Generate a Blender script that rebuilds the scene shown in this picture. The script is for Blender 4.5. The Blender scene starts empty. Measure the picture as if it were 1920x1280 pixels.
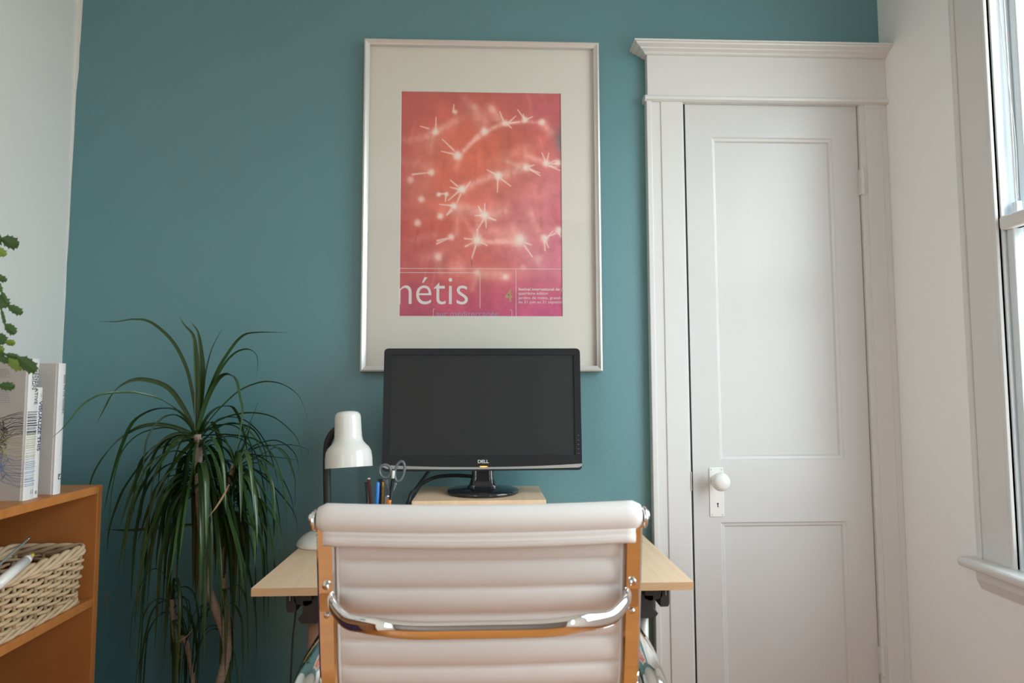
import bpy, bmesh, math, random
import numpy as np
from mathutils import Vector, Matrix
random.seed(7)
SC = bpy.context.scene
COL = SC.collection
V = Vector
PI = math.pi

# ------------------------------------------------------------------ camera
F = 1240.0
YAW, PITCH, ROLL = math.radians(2.26), math.radians(4.13), math.radians(-0.15)
CAM = V((0, 0, 1.17))
fw = V((math.sin(YAW)*math.cos(PITCH), math.cos(YAW)*math.cos(PITCH), math.sin(PITCH)))
rt = V((math.cos(YAW), -math.sin(YAW), 0))
up = rt.cross(fw)
rt, up = rt*math.cos(ROLL)+up*math.sin(ROLL), up*math.cos(ROLL)-rt*math.sin(ROLL)
cd = bpy.data.cameras.new('camera')
cam = bpy.data.objects.new('camera', cd)
COL.objects.link(cam)
cam.matrix_world = Matrix(((rt.x, up.x, -fw.x, CAM.x), (rt.y, up.y, -fw.y, CAM.y), (rt.z, up.z, -fw.z, CAM.z), (0, 0, 0, 1)))
cd.sensor_width = 36
cd.lens = F/1920*36
cd.clip_start = 0.02
cd.dof.use_dof = True
cd.dof.focus_distance = 1.95
cd.dof.aperture_fstop = 5.0
SC.camera = cam

def ray(px, py):
    return fw + rt*((px-960)/F) + up*((640-py)/F)
def at(px, py, Y):                 # point of the photograph on the plane y = Y
    d = ray(px, py); return CAM + d*(Y/d.y)
def atz(px, py, Z):
    d = ray(px, py); return CAM + d*((Z-CAM.z)/d.z)
def atx(px, py, X):
    d = ray(px, py); return CAM + d*(X/d.x)

# ------------------------------------------------------------------ materials
MATS = {}
def nmat(name):
    m = bpy.data.materials.new(name); m.use_nodes = True
    nt = m.node_tree
    return m, nt, nt.nodes['Principled BSDF']
def setp(b, col=None, rough=None, metal=None, spec=None, coat=None, coat_r=None, sheen=None):
    if col is not None: b.inputs['Base Color'].default_value = (*col, 1)
    if rough is not None: b.inputs['Roughness'].default_value = rough
    if metal is not None: b.inputs['Metallic'].default_value = metal
    if spec is not None: b.inputs['Specular IOR Level'].default_value = spec
    if coat is not None: b.inputs['Coat Weight'].default_value = coat
    if coat_r is not None: b.inputs['Coat Roughness'].default_value = coat_r
def mat(name, col, rough=.5, metal=0, spec=.5, var=0, scale=8, bump=0, bscale=200, coat=None, stretch=(1, 1, 1), dist=.002):
    m, nt, b = nmat(name)
    setp(b, col, rough, metal, spec, coat)
    tc = nt.nodes.new('ShaderNodeTexCoord')
    mp = nt.nodes.new('ShaderNodeMapping'); mp.inputs['Scale'].default_value = stretch
    nt.links.new(tc.outputs['Object'], mp.inputs['Vector'])
    if var:
        n = nt.nodes.new('ShaderNodeTexNoise'); n.inputs['Scale'].default_value = scale; n.inputs['Detail'].default_value = 5
        nt.links.new(mp.outputs[0], n.inputs['Vector'])
        r = nt.nodes.new('ShaderNodeMix'); r.data_type = 'RGBA'
        r.inputs['A'].default_value = (*[c*(1-var) for c in col], 1)
        r.inputs['B'].default_value = (*[min(1, c*(1+var)) for c in col], 1)
        nt.links.new(n.outputs['Fac'], r.inputs['Factor'])
        nt.links.new(r.outputs['Result'], b.inputs['Base Color'])
    if bump:
        n = nt.nodes.new('ShaderNodeTexNoise'); n.inputs['Scale'].default_value = bscale; n.inputs['Detail'].default_value = 3
        nt.links.new(mp.outputs[0], n.inputs['Vector'])
        bp = nt.nodes.new('ShaderNodeBump'); bp.inputs['Strength'].default_value = bump; bp.inputs['Distance'].default_value = dist
        nt.links.new(n.outputs['Fac'], bp.inputs['Height'])
        nt.links.new(bp.outputs[0], b.inputs['Normal'])
    MATS[name] = m
    return m
def wood(name, c1, c2, rough=.45, stretch=(1, 1, 1), scale=3, spec=.4):
    m, nt, b = nmat(name)
    setp(b, c1, rough, 0, spec)
    tc = nt.nodes.new('ShaderNodeTexCoord')
    mp = nt.nodes.new('ShaderNodeMapping'); mp.inputs['Scale'].default_value = stretch
    nt.links.new(tc.outputs['Object'], mp.inputs['Vector'])
    n = nt.nodes.new('ShaderNodeTexNoise'); n.inputs['Scale'].default_value = scale
    n.inputs['Detail'].default_value = 8; n.inputs['Distortion'].default_value = .6
    nt.links.new(mp.outputs[0], n.inputs['Vector'])
    cr = nt.nodes.new('ShaderNodeValToRGB')
    cr.color_ramp.elements[0].position = .3; cr.color_ramp.elements[0].color = (*c1, 1)
    cr.color_ramp.elements[1].position = .75; cr.color_ramp.elements[1].color = (*c2, 1)
    nt.links.new(n.outputs['Fac'], cr.inputs[0])
    nt.links.new(cr.outputs[0], b.inputs['Base Color'])
    MATS[name] = m
    return m

TEAL = mat('teal_wall_paint', (.070, .228, .258), .55, spec=.8, var=.04, scale=3, bump=.25, bscale=120, coat=.8)
TEAL.node_tree.nodes['Principled BSDF'].inputs['Coat Roughness'].default_value = .42
TEAL.node_tree.nodes['Principled BSDF'].inputs['Coat IOR'].default_value = 1.7
WHITE_WALL = mat('white_wall_paint', (.80, .79, .76), .6, spec=.4, var=.02, scale=2, bump=.2, bscale=90)
CEIL = mat('ceiling_paint', (.80, .80, .78), .8, spec=.3)
TRIM = mat('white_gloss_trim', (.72, .71, .70), .32, spec=.5, bump=.12, bscale=35, dist=.004)
DOORM = mat('door_paint', (.66, .65, .645), .30, spec=.5, bump=.15, bscale=22, dist=.004)
GAPM = mat('gap_shade_black', (.03, .03, .035), .9)
VINYL = mat('window_vinyl', (.72, .77, .80), .3)
TRACK = mat('window_track_grey', (.66, .72, .78), .4)
FLOOR = wood('orange_floor', (.50, .175, .032), (.64, .245, .05), .38, (1, 9, 1), 3)
DESKW = wood('beech_board', (.80, .56, .36), (.88, .66, .46), .38, (14, 1.2, 1), 5, .35)
DESKE = wood('beech_edge', (.63, .40, .22), (.68, .45, .26), .5, (2, 2, 60), 5, .3)
SHELFW = wood('orange_shelf_wood', (.46, .17, .045), (.54, .215, .06), .42, (1, 6, 1), 6, .35)
CHROME = mat('chrome', (.86, .85, .84), .045, metal=1)
CHROME_D = mat('chrome_screws', (.7, .68, .66), .12, metal=1)
LEATHER = mat('white_leather', (.75, .705, .685), .45, spec=.35, var=.02, scale=20, bump=.25, bscale=500, dist=.0006)
STITCH = mat('leather_stitching', (.62, .55, .50), .7)
BLACKP = mat('black_plastic', (.018, .018, .020), .38, spec=.3)
BLACKM = mat('matte_black_plastic', (.03, .03, .032), .55, spec=.5)
SCREEN = mat('dark_screen', (.020, .020, .021), .5, spec=.35)
GLOSSB = mat('gloss_black', (.015, .017, .02), .08, spec=.6)
SILVERP = mat('silver_plastic', (.50, .51, .52), .3, metal=.4)
LOGOM = mat('logo_silver', (.75, .75, .75), .3, metal=.3)
LAMPW = mat('white_enamel', (.80, .785, .745), .16, spec=.5)
LAMPIN = mat('lamp_inner', (.72, .70, .55), .4)
FRAMEM = mat('brushed_silver_frame', (.74, .72, .70), .38, metal=.45, var=.05, scale=20)
MATB = mat('cream_mat_board', (.81, .77, .69), .9, spec=.2)
CORE = mat('mat_bevel_core', (.86, .85, .80), .9, spec=.2)
PRINTW = mat('print_white_ink', (.86, .80, .79), .7, spec=.2)
PRINTT = mat('print_tan_ink', (.58, .36, .20), .7, spec=.2)
PRINTB = mat('print_grey_blue_ink', (.42, .38, .55), .7, spec=.2)
PORCELAIN = mat('white_knob_enamel', (.84, .83, .80), .15, spec=.6)
BASKETM = mat('willow_wicker', (.58, .42, .25), .55, var=.34, scale=14, stretch=(1, .5, 3))
BASKETD = mat('willow_rim', (.60, .44, .28), .55, var=.32, scale=22)
STAKEM = mat('willow_stakes', (.42, .30, .18), .6, var=.25, scale=18)
PAPERW = mat('white_book_jacket', (.80, .79, .785), .38, spec=.5)
PAPERG = mat('grey_book_jacket', (.50, .475, .455), .45, spec=.4)
PAPERG2 = mat('pale_grey_book_jacket', (.62, .60, .585), .45, spec=.4)
PAGES = mat('book_pages', (.74, .71, .64), .8, var=.06, scale=60, stretch=(1, 1, .01))
INKB = mat('black_ink', (.03, .03, .035), .6)
INKP = mat('purple_ink', (.06, .04, .14), .6)
INKG = mat('grey_ink', (.28, .28, .29), .6)
INKBL = mat('blue_ink', (.16, .24, .42), .6)
INKY = mat('olive_ink', (.50, .47, .22), .6)
INKBR = mat('brown_ink', (.35, .26, .20), .6)
BARK = mat('ringed_trunk_bark', (.33, .27, .22), .8, var=.45, scale=26, stretch=(.5, .5, 7), bump=.8, bscale=40)
POTM = mat('terracotta_pot', (.30, .13, .07), .8, var=.15)
POTW = mat('white_ceramic_pot', (.72, .71, .68), .2)
SOIL = mat('soil', (.03, .02, .014), .95)
TRESTLE = mat('stained_trestle_leg', (.34, .17, .10), .5, var=.15, stretch=(1, 1, .2))
STEEL = mat('dull_steel', (.45, .43, .40), .35, metal=.9)
BLUEP = mat('blue_pen', (.03, .22, .70), .3)
MAROON = mat('maroon_pencil', (.13, .028, .028), .4)
YELLOWP = mat('yellow_pencil', (.55, .36, .04), .45)
ERASER = mat('pale_eraser', (.80, .66, .62), .7)
GREYSC = mat('grey_scissor_grip', (.13, .15, .17), .3)
ORANGEP = mat('orange_plastic', (.70, .22, .03), .4)
YELLOWT = mat('yellow_marker_tip', (.85, .72, .03), .4)
PURPLE = mat('dark_purple_fabric', (.035, .014, .05), .8)
CABLE = mat('cable_black', (.018, .018, .02), .45)

def leaf_material(name, base, mid, rough=.28, trans=.12):
    m, nt, b = nmat(name)
    setp(b, base, rough, 0, .5)
    tc = nt.nodes.new('ShaderNodeTexCoord')
    n = nt.nodes.new('ShaderNodeTexNoise'); n.inputs['Scale'].default_value = 6
    nt.links.new(tc.outputs['Object'], n.inputs['Vector'])
    mx = nt.nodes.new('ShaderNodeMix'); mx.data_type = 'RGBA'
    mx.inputs['A'].default_value = (*base, 1); mx.inputs['B'].default_value = (*mid, 1)
    nt.links.new(n.outputs['Fac'], mx.inputs['Factor'])
    nt.links.new(mx.outputs['Result'], b.inputs['Base Color'])
    tl = nt.nodes.new('ShaderNodeBsdfTranslucent')
    nt.links.new(mx.outputs['Result'], tl.inputs['Color'])
    ms = nt.nodes.new('ShaderNodeMixShader'); ms.inputs[0].default_value = trans
    nt.links.new(b.outputs[0], ms.inputs[1]); nt.links.new(tl.outputs[0], ms.inputs[2])
    nt.links.new(ms.outputs[0], nt.nodes['Material Output'].inputs['Surface'])
    return m
LEAF = leaf_material('dragon_tree_leaf', (.022, .052, .018), (.055, .115, .030), .25)
LEAFDRY = mat('dry_leaf', (.36, .24, .13), .7)
CACT = leaf_material('cactus_segment_dark', (.055, .13, .035), (.09, .19, .045), .4, .2)
CACTL = leaf_material('cactus_segment_light', (.22, .34, .05), (.30, .42, .08), .4, .3)

def glass_material(name, refl=.06, rough=.0, tint=(1, 1, 1)):
    m = bpy.data.materials.new(name); m.use_nodes = True
    nt = m.node_tree; nt.nodes.clear()
    out = nt.nodes.new('ShaderNodeOutputMaterial')
    t = nt.nodes.new('ShaderNodeBsdfTransparent'); t.inputs['Color'].default_value = (*tint, 1)
    g = nt.nodes.new('ShaderNodeBsdfGlossy'); g.inputs['Roughness'].default_value = rough
    fr = nt.nodes.new('ShaderNodeFresnel')
    ge = nt.nodes.new('ShaderNodeNewGeometry'); mr = nt.nodes.new('ShaderNodeMapRange')
    mr.inputs['To Min'].default_value = 1.45; mr.inputs['To Max'].default_value = 1/1.45
    nt.links.new(ge.outputs['Backfacing'], mr.inputs['Value']); nt.links.new(mr.outputs[0], fr.inputs['IOR'])
    ms = nt.nodes.new('ShaderNodeMixShader')
    nt.links.new(fr.outputs[0], ms.inputs[0]); nt.links.new(t.outputs[0], ms.inputs[1]); nt.links.new(g.outputs[0], ms.inputs[2])
    nt.links.new(ms.outputs[0], out.inputs['Surface'])
    return m
GLASS = glass_material('window_glass', tint=(.97, .985, .98))
PGLASS = glass_material('picture_glazing', rough=.02)
def emis(name, col, s):
    m, nt, b = nmat(name); setp(b, col, .4)
    b.inputs['Emission Color'].default_value = (*col, 1); b.inputs['Emission Strength'].default_value = s
    return m
LED = emis('orange_power_light', (1, .28, .03), 2.2)

# ------------------------------------------------------------------ mesh helpers
ORG = {}
def meta(o, label=None, cat=None, group=None, kind=None):
    if label: o['label'] = label
    if cat: o['category'] = cat
    if group: o['group'] = group
    if kind: o['kind'] = kind
    return o
def thing(name, loc, label, cat, group=None):
    o = bpy.data.objects.new(name, None); COL.objects.link(o)
    o.location = loc; o.empty_display_size = .05; ORG[o] = V(loc)
    return meta(o, label, cat, group)
def struct_root(name, loc):
    o = bpy.data.objects.new(name, None); COL.objects.link(o)
    o.location = loc; o.empty_display_size = .05; ORG[o] = V(loc)
    o['kind'] = 'structure'
    return o
def obj(name, bm, m, parent=None, smooth=False, origin=None, bevel=0, seg=2, angle=35, subsurf=0):
    """link bm (world coordinates) as one mesh object"""
    me = bpy.data.meshes.new(name)
    bmesh.ops.recalc_face_normals(bm, faces=bm.faces)
    org = ORG[parent] if parent is not None else (V(origin) if origin is not None else V((0, 0, 0)))
    bmesh.ops.translate(bm, verts=bm.verts, vec=-org)
    bm.to_mesh(me); bm.free()
    o = bpy.data.objects.new(name, me); COL.objects.link(o)
    for mm in (m if isinstance(m, (list, tuple)) else [m]): me.materials.append(mm)
    ORG[o] = org
    if parent is not None: o.parent = parent
    else: o.location = org
    if smooth:
        for p in me.polygons: p.use_smooth = True
    if bevel:
        b = o.modifiers.new('bevel', 'BEVEL'); b.width = bevel; b.segments = seg; b.limit_method = 'ANGLE'; b.angle_limit = math.radians(angle)
        b.harden_normals = False
        for p in me.polygons: p.use_smooth = False
    if subsurf:
        s = o.modifiers.new('subdivision', 'SUBSURF'); s.levels = subsurf; s.render_levels = subsurf
    return o
def B(): return bmesh.new()
def box(bm, lo, hi, mi=0):
    x0, y0, z0 = lo; x1, y1, z1 = hi
    vs = [bm.verts.new(p) for p in ((x0,y0,z0),(x1,y0,z0),(x1,y1,z0),(x0,y1,z0),(x0,y0,z1),(x1,y0,z1),(x1,y1,z1),(x0,y1,z1))]
    for f in ((3,2,1,0),(4,5,6,7),(0,1,5,4),(1,2,6,5),(2,3,7,6),(3,0,4,7)):
        bm.faces.new([vs[i] for i in f]).material_index = mi
    return vs
def obox(bm, c, ax, ay, az, mi=0):
    """oriented box: centre and three half vectors"""
    c = V(c); vs = []
    for sz in (-1, 1):
        for sx, sy in ((-1,-1),(1,-1),(1,1),(-1,1)):
            vs.append(bm.verts.new(c+ax*sx+ay*sy+az*sz))
    for f in ((3,2,1,0),(4,5,6,7),(0,1,5,4),(1,2,6,5),(2,3,7,6),(3,0,4,7)):
        bm.faces.new([vs[i] for i in f]).material_index = mi
def smoothpath(pts, n=8):
    """Catmull-Rom"""
    P = [V(p) for p in pts]
    if len(P) < 3: return P
    P = [P[0]*2-P[1]] + P + [P[-1]*2-P[-2]]
    out = []
    for i in range(1, len(P)-2):
        a, b, c, d = P[i-1], P[i], P[i+1], P[i+2]
        for k in range(n):
            t = k/n
            out.append(.5*((2*b)+(c-a)*t+(2*a-5*b+4*c-d)*t*t+(3*b-a-3*c+d)*t**3))
    out.append(P[-2])
    return out
def tube(bm, path, r, n=10, cap=True, flat=1.0, refn=None, mi=0, closed=False):
    P = [V(p) for p in path]; m = len(P)
    rs = r if isinstance(r, (list, tuple)) else [r]*m
    T = []
    for i in range(m):
        if closed: t = P[(i+1) % m]-P[i-1]
        else: t = P[min(i+1, m-1)]-P[max(i-1, 0)]
        T.append(t.normalized() if t.length > 1e-9 else V((0, 0, 1)))
    nrm = V(refn) if refn is not None else (V((0, 0, 1)) if abs(T[0].z) < .9 else V((1, 0, 0)))
    rings = []
    for i in range(m):
        if refn is not None: nrm = V(refn)
        nrm = (nrm - T[i]*nrm.dot(T[i]))
        nrm = nrm.normalized() if nrm.length > 1e-6 else V((1, 0, 0))
        bi = T[i].cross(nrm)
        rings.append([bm.verts.new(P[i]+(nrm*math.cos(a)*flat+bi*math.sin(a))*rs[i]) for a in [2*PI*k/n for k in range(n)]])
    for i in range(m if closed else m-1):
        A, Bq = rings[i], rings[(i+1) % m]
        for k in range(n):
            bm.faces.new((A[k], A[(k+1) % n], Bq[(k+1) % n], Bq[k])).material_index = mi
    if cap and not closed:
        bm.faces.new(rings[0][::-1]).material_index = mi; bm.faces.new(rings[-1]).material_index = mi
def lathe(bm, prof, c, n=40, axis=V((0, 0, 1)), mi=0, cap=True):
    """prof: (radius, height) along axis from c"""
    q = V((0, 0, 1)).rotation_difference(axis.normalized())
    rings = []
    for r, h in prof:
        if r < 1e-6: rings.append([bm.verts.new(V(c)+q@V((0, 0, h)))])
        else: rings.append([bm.verts.new(V(c)+q@V((r*math.cos(2*PI*k/n), r*math.sin(2*PI*k/n), h))) for k in range(n)])
    for a, b in zip(rings, rings[1:]):
        for k in range(n):
            k2 = (k+1) % n
            if len(a) == 1 and len(b) == 1: continue
            if len(a) == 1: f = bm.faces.new((a[0], b[k], b[k2]))
            elif len(b) == 1: f = bm.faces.new((a[k], a[k2], b[0]))
            else: f = bm.faces.new((a[k], a[k2], b[k2], b[k]))
            f.material_index = mi
    if cap:
        for r in (rings[0], rings[-1]):
            if len(r) > 2: bm.faces.new(r).material_index = mi
def prism(bm, pts, d, mi=0):
    """polygon of 3D points extruded by vector d"""
    a = [bm.verts.new(V(p)) for p in pts]; b = [bm.verts.new(V(p)+V(d)) for p in pts]
    bm.faces.new(a[::-1]).material_index = mi; bm.faces.new(b).material_index = mi
    n = len(a)
    for i in range(n):
        bm.faces.new((a[i], a[(i+1) % n], b[(i+1) % n], b[i])).material_index = mi
def rrect(w, h, r, n=6):
    out = []
    for cx, cy, a0 in ((w-r, h-r, 0), (-w+r, h-r, PI/2), (-w+r, -h+r, PI), (w-r, -h+r, 1.5*PI)):
        for k in range(n+1):
            a = a0+PI/2*k/n; out.append((cx+r*math.cos(a), cy+r*math.sin(a)))
    return out
def sphere(bm, c, r, u=20, v=12, sc=(1, 1, 1)):
    m = Matrix.Translation(c) @ Matrix.Diagonal((*[r*s for s in sc], 1))
    bmesh.ops.create_uvsphere(bm, u_segments=u, v_segments=v, radius=1, matrix=m)
def text(name, body, p0, xdir, ydir, width, height, m, parent, label=None, bold=0, align_h=None, spacing=1.0, capref='x'):
    """lettering fitted so that its box is width x height (along xdir / ydir) with its lower left at p0"""
    cu = bpy.data.curves.new(name+'_curve', 'FONT'); cu.body = body; cu.size = 1; cu.extrude = .0001; cu.offset = bold
    cu.space_character = spacing; cu.resolution_u = 6
    tmp = bpy.data.objects.new('tmp', cu)
    me = bpy.data.meshes.new_from_object(tmp)
    bpy.data.objects.remove(tmp)
    xs = [v.co.x for v in me.vertices]; ys = [v.co.y for v in me.vertices]
    x0, x1, y0, y1 = min(xs), max(xs), min(ys), max(ys)
    sx = width/(x1-x0) if width else height/(y1-y0)
    sy = height/(y1-y0) if height else sx
    X, Y = V(xdir).normalized(), V(ydir).normalized(); N = X.cross(Y)
    org = ORG[parent]
    for v in me.vertices:
        v.co = V(p0)+X*(v.co.x-x0)*sx+Y*(v.co.y-y0)*sy+N*(v.co.z*.6+.0001)-org
    me.name = name
    o = bpy.data.objects.new(name, me); COL.objects.link(o); o.parent = parent; ORG[o] = org
    me.materials.clear(); me.materials.append(m)
    if label: o['label'] = label
    return o

# ------------------------------------------------------------------ room
D = 2.02
pl = at(120, 640, D); XL = -1.262
XR = at(1648, 84, D).x
YB = -2.5; ZC = 2.85
T = .12
def struct(name, bm, m, **k):
    o = obj(name, bm, m, **k); o['kind'] = 'structure'; return o
b = B(); box(b, (XL-T, YB-T, -.1), (XR+T+.2, D+T, 0)); struct('floor', b, FLOOR)
b = B(); box(b, (XL-T, YB-T, ZC), (XR+T+.2, D+T, ZC+.1)); struct('ceiling', b, CEIL)
b = B(); box(b, (XL-T, D, 0), (XR+T+.2, D+T, ZC)); struct('wall_back', b, TEAL)
# left wall, with the slightly wandering hand-cut paint line at the corner
W3 = dict(y0=-2.3, y1=-.8, z0=.735, z1=2.42)  # opening for an added window, put in to light the room
b = B(); box(b, (XL-T, YB, 0), (XL, W3['y0'], ZC)); box(b, (XL-T, W3['y1'], 0), (XL, D, ZC))
box(b, (XL-T, W3['y0'], 0), (XL, W3['y1'], W3['z0'])); box(b, (XL-T, W3['y0'], W3['z1']), (XL, W3['y1'], ZC))
WY = [(0, .0), (.9, .0), (1.2, .001), (1.3,.0005), (1.45, .002), (1.55, .001),(1.62, .003), (1.8, .003), (1.95, .005), (2.08, .005), (2.16, .010), (2.22,.009), (2.25, .011), (2.4, .013), (2.85, .013)]
for i in range(len(WY)-1):
    pass
b.verts.ensure_lookup_table()
struct('wall_left', b, WHITE_WALL)
b = B()
prism(b, [(XL, D-.0015, z) for z, w in WY[:1]]+[(XL+w+.0005, D-.0015, z) for z, w in WY]+[(XL, D-.0015, WY[-1][0])], (0, .0013, 0))
struct('trim_1', b, WHITE_WALL)
W1 = dict(y0=.35, y1=1.563, z0=.735, z1=2.42)
W2 = dict(y0=-1.75, y1=-1.0, z0=.735, z1=2.42)  # opening for another added window, unseen, for more light
b = B()
WT = .16
def wall_with_holes(b, X0, X1, ya, yb, holes):
    ys = ya
    for h in sorted(holes, key=lambda q: q['y0']):
        box(b, (X0, ys, 0), (X1, h['y0'], ZC))
        box(b, (X0, h['y0'], 0), (X1, h['y1'], h['z0']))
        box(b, (X0, h['y0'], h['z1']), (X1, h['y1'], ZC))
        ys = h['y1']
    box(b, (X0, ys, 0), (X1, yb, ZC))
wall_with_holes(b, XR, XR+WT, YB, D, [W1, W2])
struct('wall_right', b, mat('lightened_wall_paint', (.92, .915, .91), .55, spec=.4, var=.01, scale=2, bump=.2, bscale=90))  # lightened copy of the white wall paint, making up for missing bounce light
# windowless rear wall behind the camera, dark to deepen the chrome's reflections
RW = (-.75, .75, .8, 2.4)
b = B()
box(b, (XL-T, YB-T, 0), (XR+T+.2, YB, ZC))
struct('wall_rear', b, mat('rear_wall_paint', (.20, .165, .15), .7, spec=.3))
b = B(); box(b, (XL, YB, 0), (XL+.018, D, .16)); struct('baseboard_left', b, TRIM, bevel=.004)
b = B(); box(b, (XR-.018, YB, 0), (XR, D-.05, .16)); struct('baseboard_right', b, TRIM, bevel=.004)
DX0 = at(1213.5, 190, D).x
b = B(); box(b, (XL+.018, D-.018, 0), (DX0-.03, D, .16)); struct('baseboard_back', b, TRIM, bevel=.004)

# ------------------------------------------------------------------ windows
def sash_window(name, w, X, full):
    y0, y1, z0, z1 = w['y0'], w['y1'], w['z0'], w['z1']
    zm = 1.575
    r = struct_root(name, (X, (y0+y1)/2, z0))
    b = B()   # jamb liners with tracks
    for yy, s in ((y1, -1), (y0, 1)):
        ya, yb = sorted((yy, yy+s*.006))
        box(b, (X-.001, ya, z0), (X+.007, yb, z1))
        ya, yb = sorted((yy, yy+s*.005)); box(b, (X+.040, ya, z0), (X+.047, yb, z1))
        ya, yb = sorted((yy, yy+s*.014)); box(b, (X+.075, ya, z0), (X+.092, yb, z1))
    box(b, (X, y0, z1-.012), (X+WT, y1, z1))
    obj('jamb_liner', b, VINYL, r, bevel=.0015)
    b = B()
    for yy, s in ((y1, -1), (y0, 1)):
        ya, yb = sorted((yy, yy+s*.004)); box(b, (X+.006, ya, z0), (X+.075, yb, z1))
    obj('sash_track', b, TRACK, r)
    def sash(nm, xa, xb, za, zb, top, bot, st):
        b = B()
        box(b, (xa, y0+.006, za), (xb, y0+.006+st, zb)); box(b, (xa, y1-.006-st, za), (xb, y1-.006, zb))
        box(b, (xa, y0+.006+st, zb-top), (xb, y1-.006-st, zb)); box(b, (xa, y0+.006+st, za), (xb, y1-.006-st, za+bot))
        o = obj(nm, b, VINYL, r, bevel=.003)
        b = B(); xm = (xa+xb)/2
        box(b, (xm-.002, y0+.004+st, za+bot-.004), (xm+.002, y1-.004-st, zb-top+.004))
        obj('glass_pane', b, GLASS, o)
        return o
    sash('upper_sash', X+.048, X+.075, zm-.03, z1-.012, .05, .035, .022)
    sash('lower_sash', X+.009, X+.036, z0+.005, zm+.016, .034, .06, .022)
    b = B()   # bright white meeting rail on the room side
    box(b, (X-.008, y0+.003, zm-.018), (X+.030, y1-.003, zm+.017))
    obj('meeting_rail', b, TRIM, r, bevel=.007, seg=3)
    b = B()   # balance block
    box(b, (X+.020, y1-.03, zm+.02), (X+.034, y1-.012, zm+.05)); box(b, (X+.05, y1-.026, zm+.03), (X+.062, y1-.014, zm+.07))
    obj('sash_latch', b, VINYL, r, bevel=.002)
    b = B()   # sash cord
    tube(b, [(X+.030, y1-.014, z1-.02), (X+.030, y1-.016, zm+.05)], .0022, 6)
    tube(b, smoothpath([(X+.010, y1-.016, z1-.05), (X+.016, y1-.02, 2.05), (X+.03, y1-.024, 1.8), (X+.034, y1-.018, zm+.06)]), .0009, 5)
    obj('sash_cord', b, TRIM, r, smooth=True)
    # casing
    b = B()
    CW = .108
    for yy, s in ((y1, 1), (y0, -1)):
        ya, yb = sorted((yy, yy+s*CW)); box(b, (X-.009, ya, z0+.0), (X+.008, yb, z1+CW))
        ya, yb = sorted((yy+s*.0, yy+s*.014)); box(b, (X-.013, ya, z0), (X+.008, yb, z1+.014))
        ya, yb = sorted((yy+s*(CW), yy+s*(CW+.014))); box(b, (X-.015, ya, z0), (X+.008, yb, z1+CW+.014))
    box(b, (X-.009, y0, z1), (X+.008, y1, z1+CW))
    obj('casing', b, TRIM, r, bevel=.004)
    b = B()   # stool and apron
    box(b, (X-.055, y0-CW-.035, z0-.022), (X+.02, y1+CW+.035, z0+.002))
    obj('sill', b, TRIM, r, bevel=.010, seg=3)
    b = B()
    prism(b, [(X, y0-CW-.01, z0-.022), (X-.022, y0-CW-.01, z0-.022), (X-.020, y0-CW-.01, z0-.05), (X-.008, y0-CW-.01, z0-.075), (X, y0-CW-.01, z0-.078)], (0, y1-y0+2*CW+.02, 0))
    obj('apron_moulding', b, TRIM, r)
    b = B(); box(b, (X+.085, y0, z0-.03), (X+WT, y1, z0+.002)); obj('outer_sill', b, TRIM, r)
    return r
sash_window('window_1', W1, XR, True)
sash_window('added_window_2', W2, XR, False)  # added, unseen window that lets light in behind the camera
r = struct_root('added_window_3', (XL, -1.55, W3['z0']))  # added window out of view, lighting the right wall and chair back
b = B(); xa, xb = XL-.08, XL-.04
for ya, yb in ((W3['y0'], W3['y0']+.05), (W3['y1']-.05, W3['y1'])): box(b, (xa, ya, W3['z0']), (xb, yb, W3['z1']))
for za, zb in ((W3['z0'], W3['z0']+.05), (1.55, 1.60), (W3['z1']-.05, W3['z1'])): box(b, (xa, W3['y0']+.05, za), (xb, W3['y1']-.05, zb))
o = obj('sash_frame', b, VINYL, r, bevel=.003)
b = B(); box(b, (XL-.062, W3['y0']+.03, W3['z0']+.03), (XL-.058, W3['y1']-.03, W3['z1']-.03)); obj('glass_pane', b, GLASS, o)
b = B()
for ya, yb, za, zb in ((W3['y0']-.09, W3['y0'], W3['z0']-.09, W3['z1']+.09), (W3['y1'], W3['y1']+.09, W3['z0']-.09, W3['z1']+.09), (W3['y0'], W3['y1'], W3['z1'], W3['z1']+.09), (W3['y0'], W3['y1'], W3['z0']-.09, W3['z0'])):
    box(b, (XL, ya, za), (XL+.016, yb, zb))
obj('casing', b, TRIM, r, bevel=.003)
# ------------------------------------------------------------------ closet door, casing, header
YC = D-.024                       # face of the casing
YD = D-.012                       # face of the door
cx0 = at(1213.5, 190, YC).x       # casing outer left
gx = at(1281, 200, YC).x          # casing inner left
dx0 = at(1284, 200, YD).x; dx1 = at(1606, 235, YD).x
ztop = at(1400, 197, YD).z
zh0 = at(1400, 189, YC).z; zh1 = at(1400, 108, YC).z; zc1 = at(1400, 76, YC-.05).z
r = struct_root('trim_2', (gx, D, 0))
b = B()
def casing_strip(xa, xb, inner_right=True):
    box(b, (xa, YC, 0), (xb, D, zh0))
casing_strip(cx0, gx)
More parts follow.
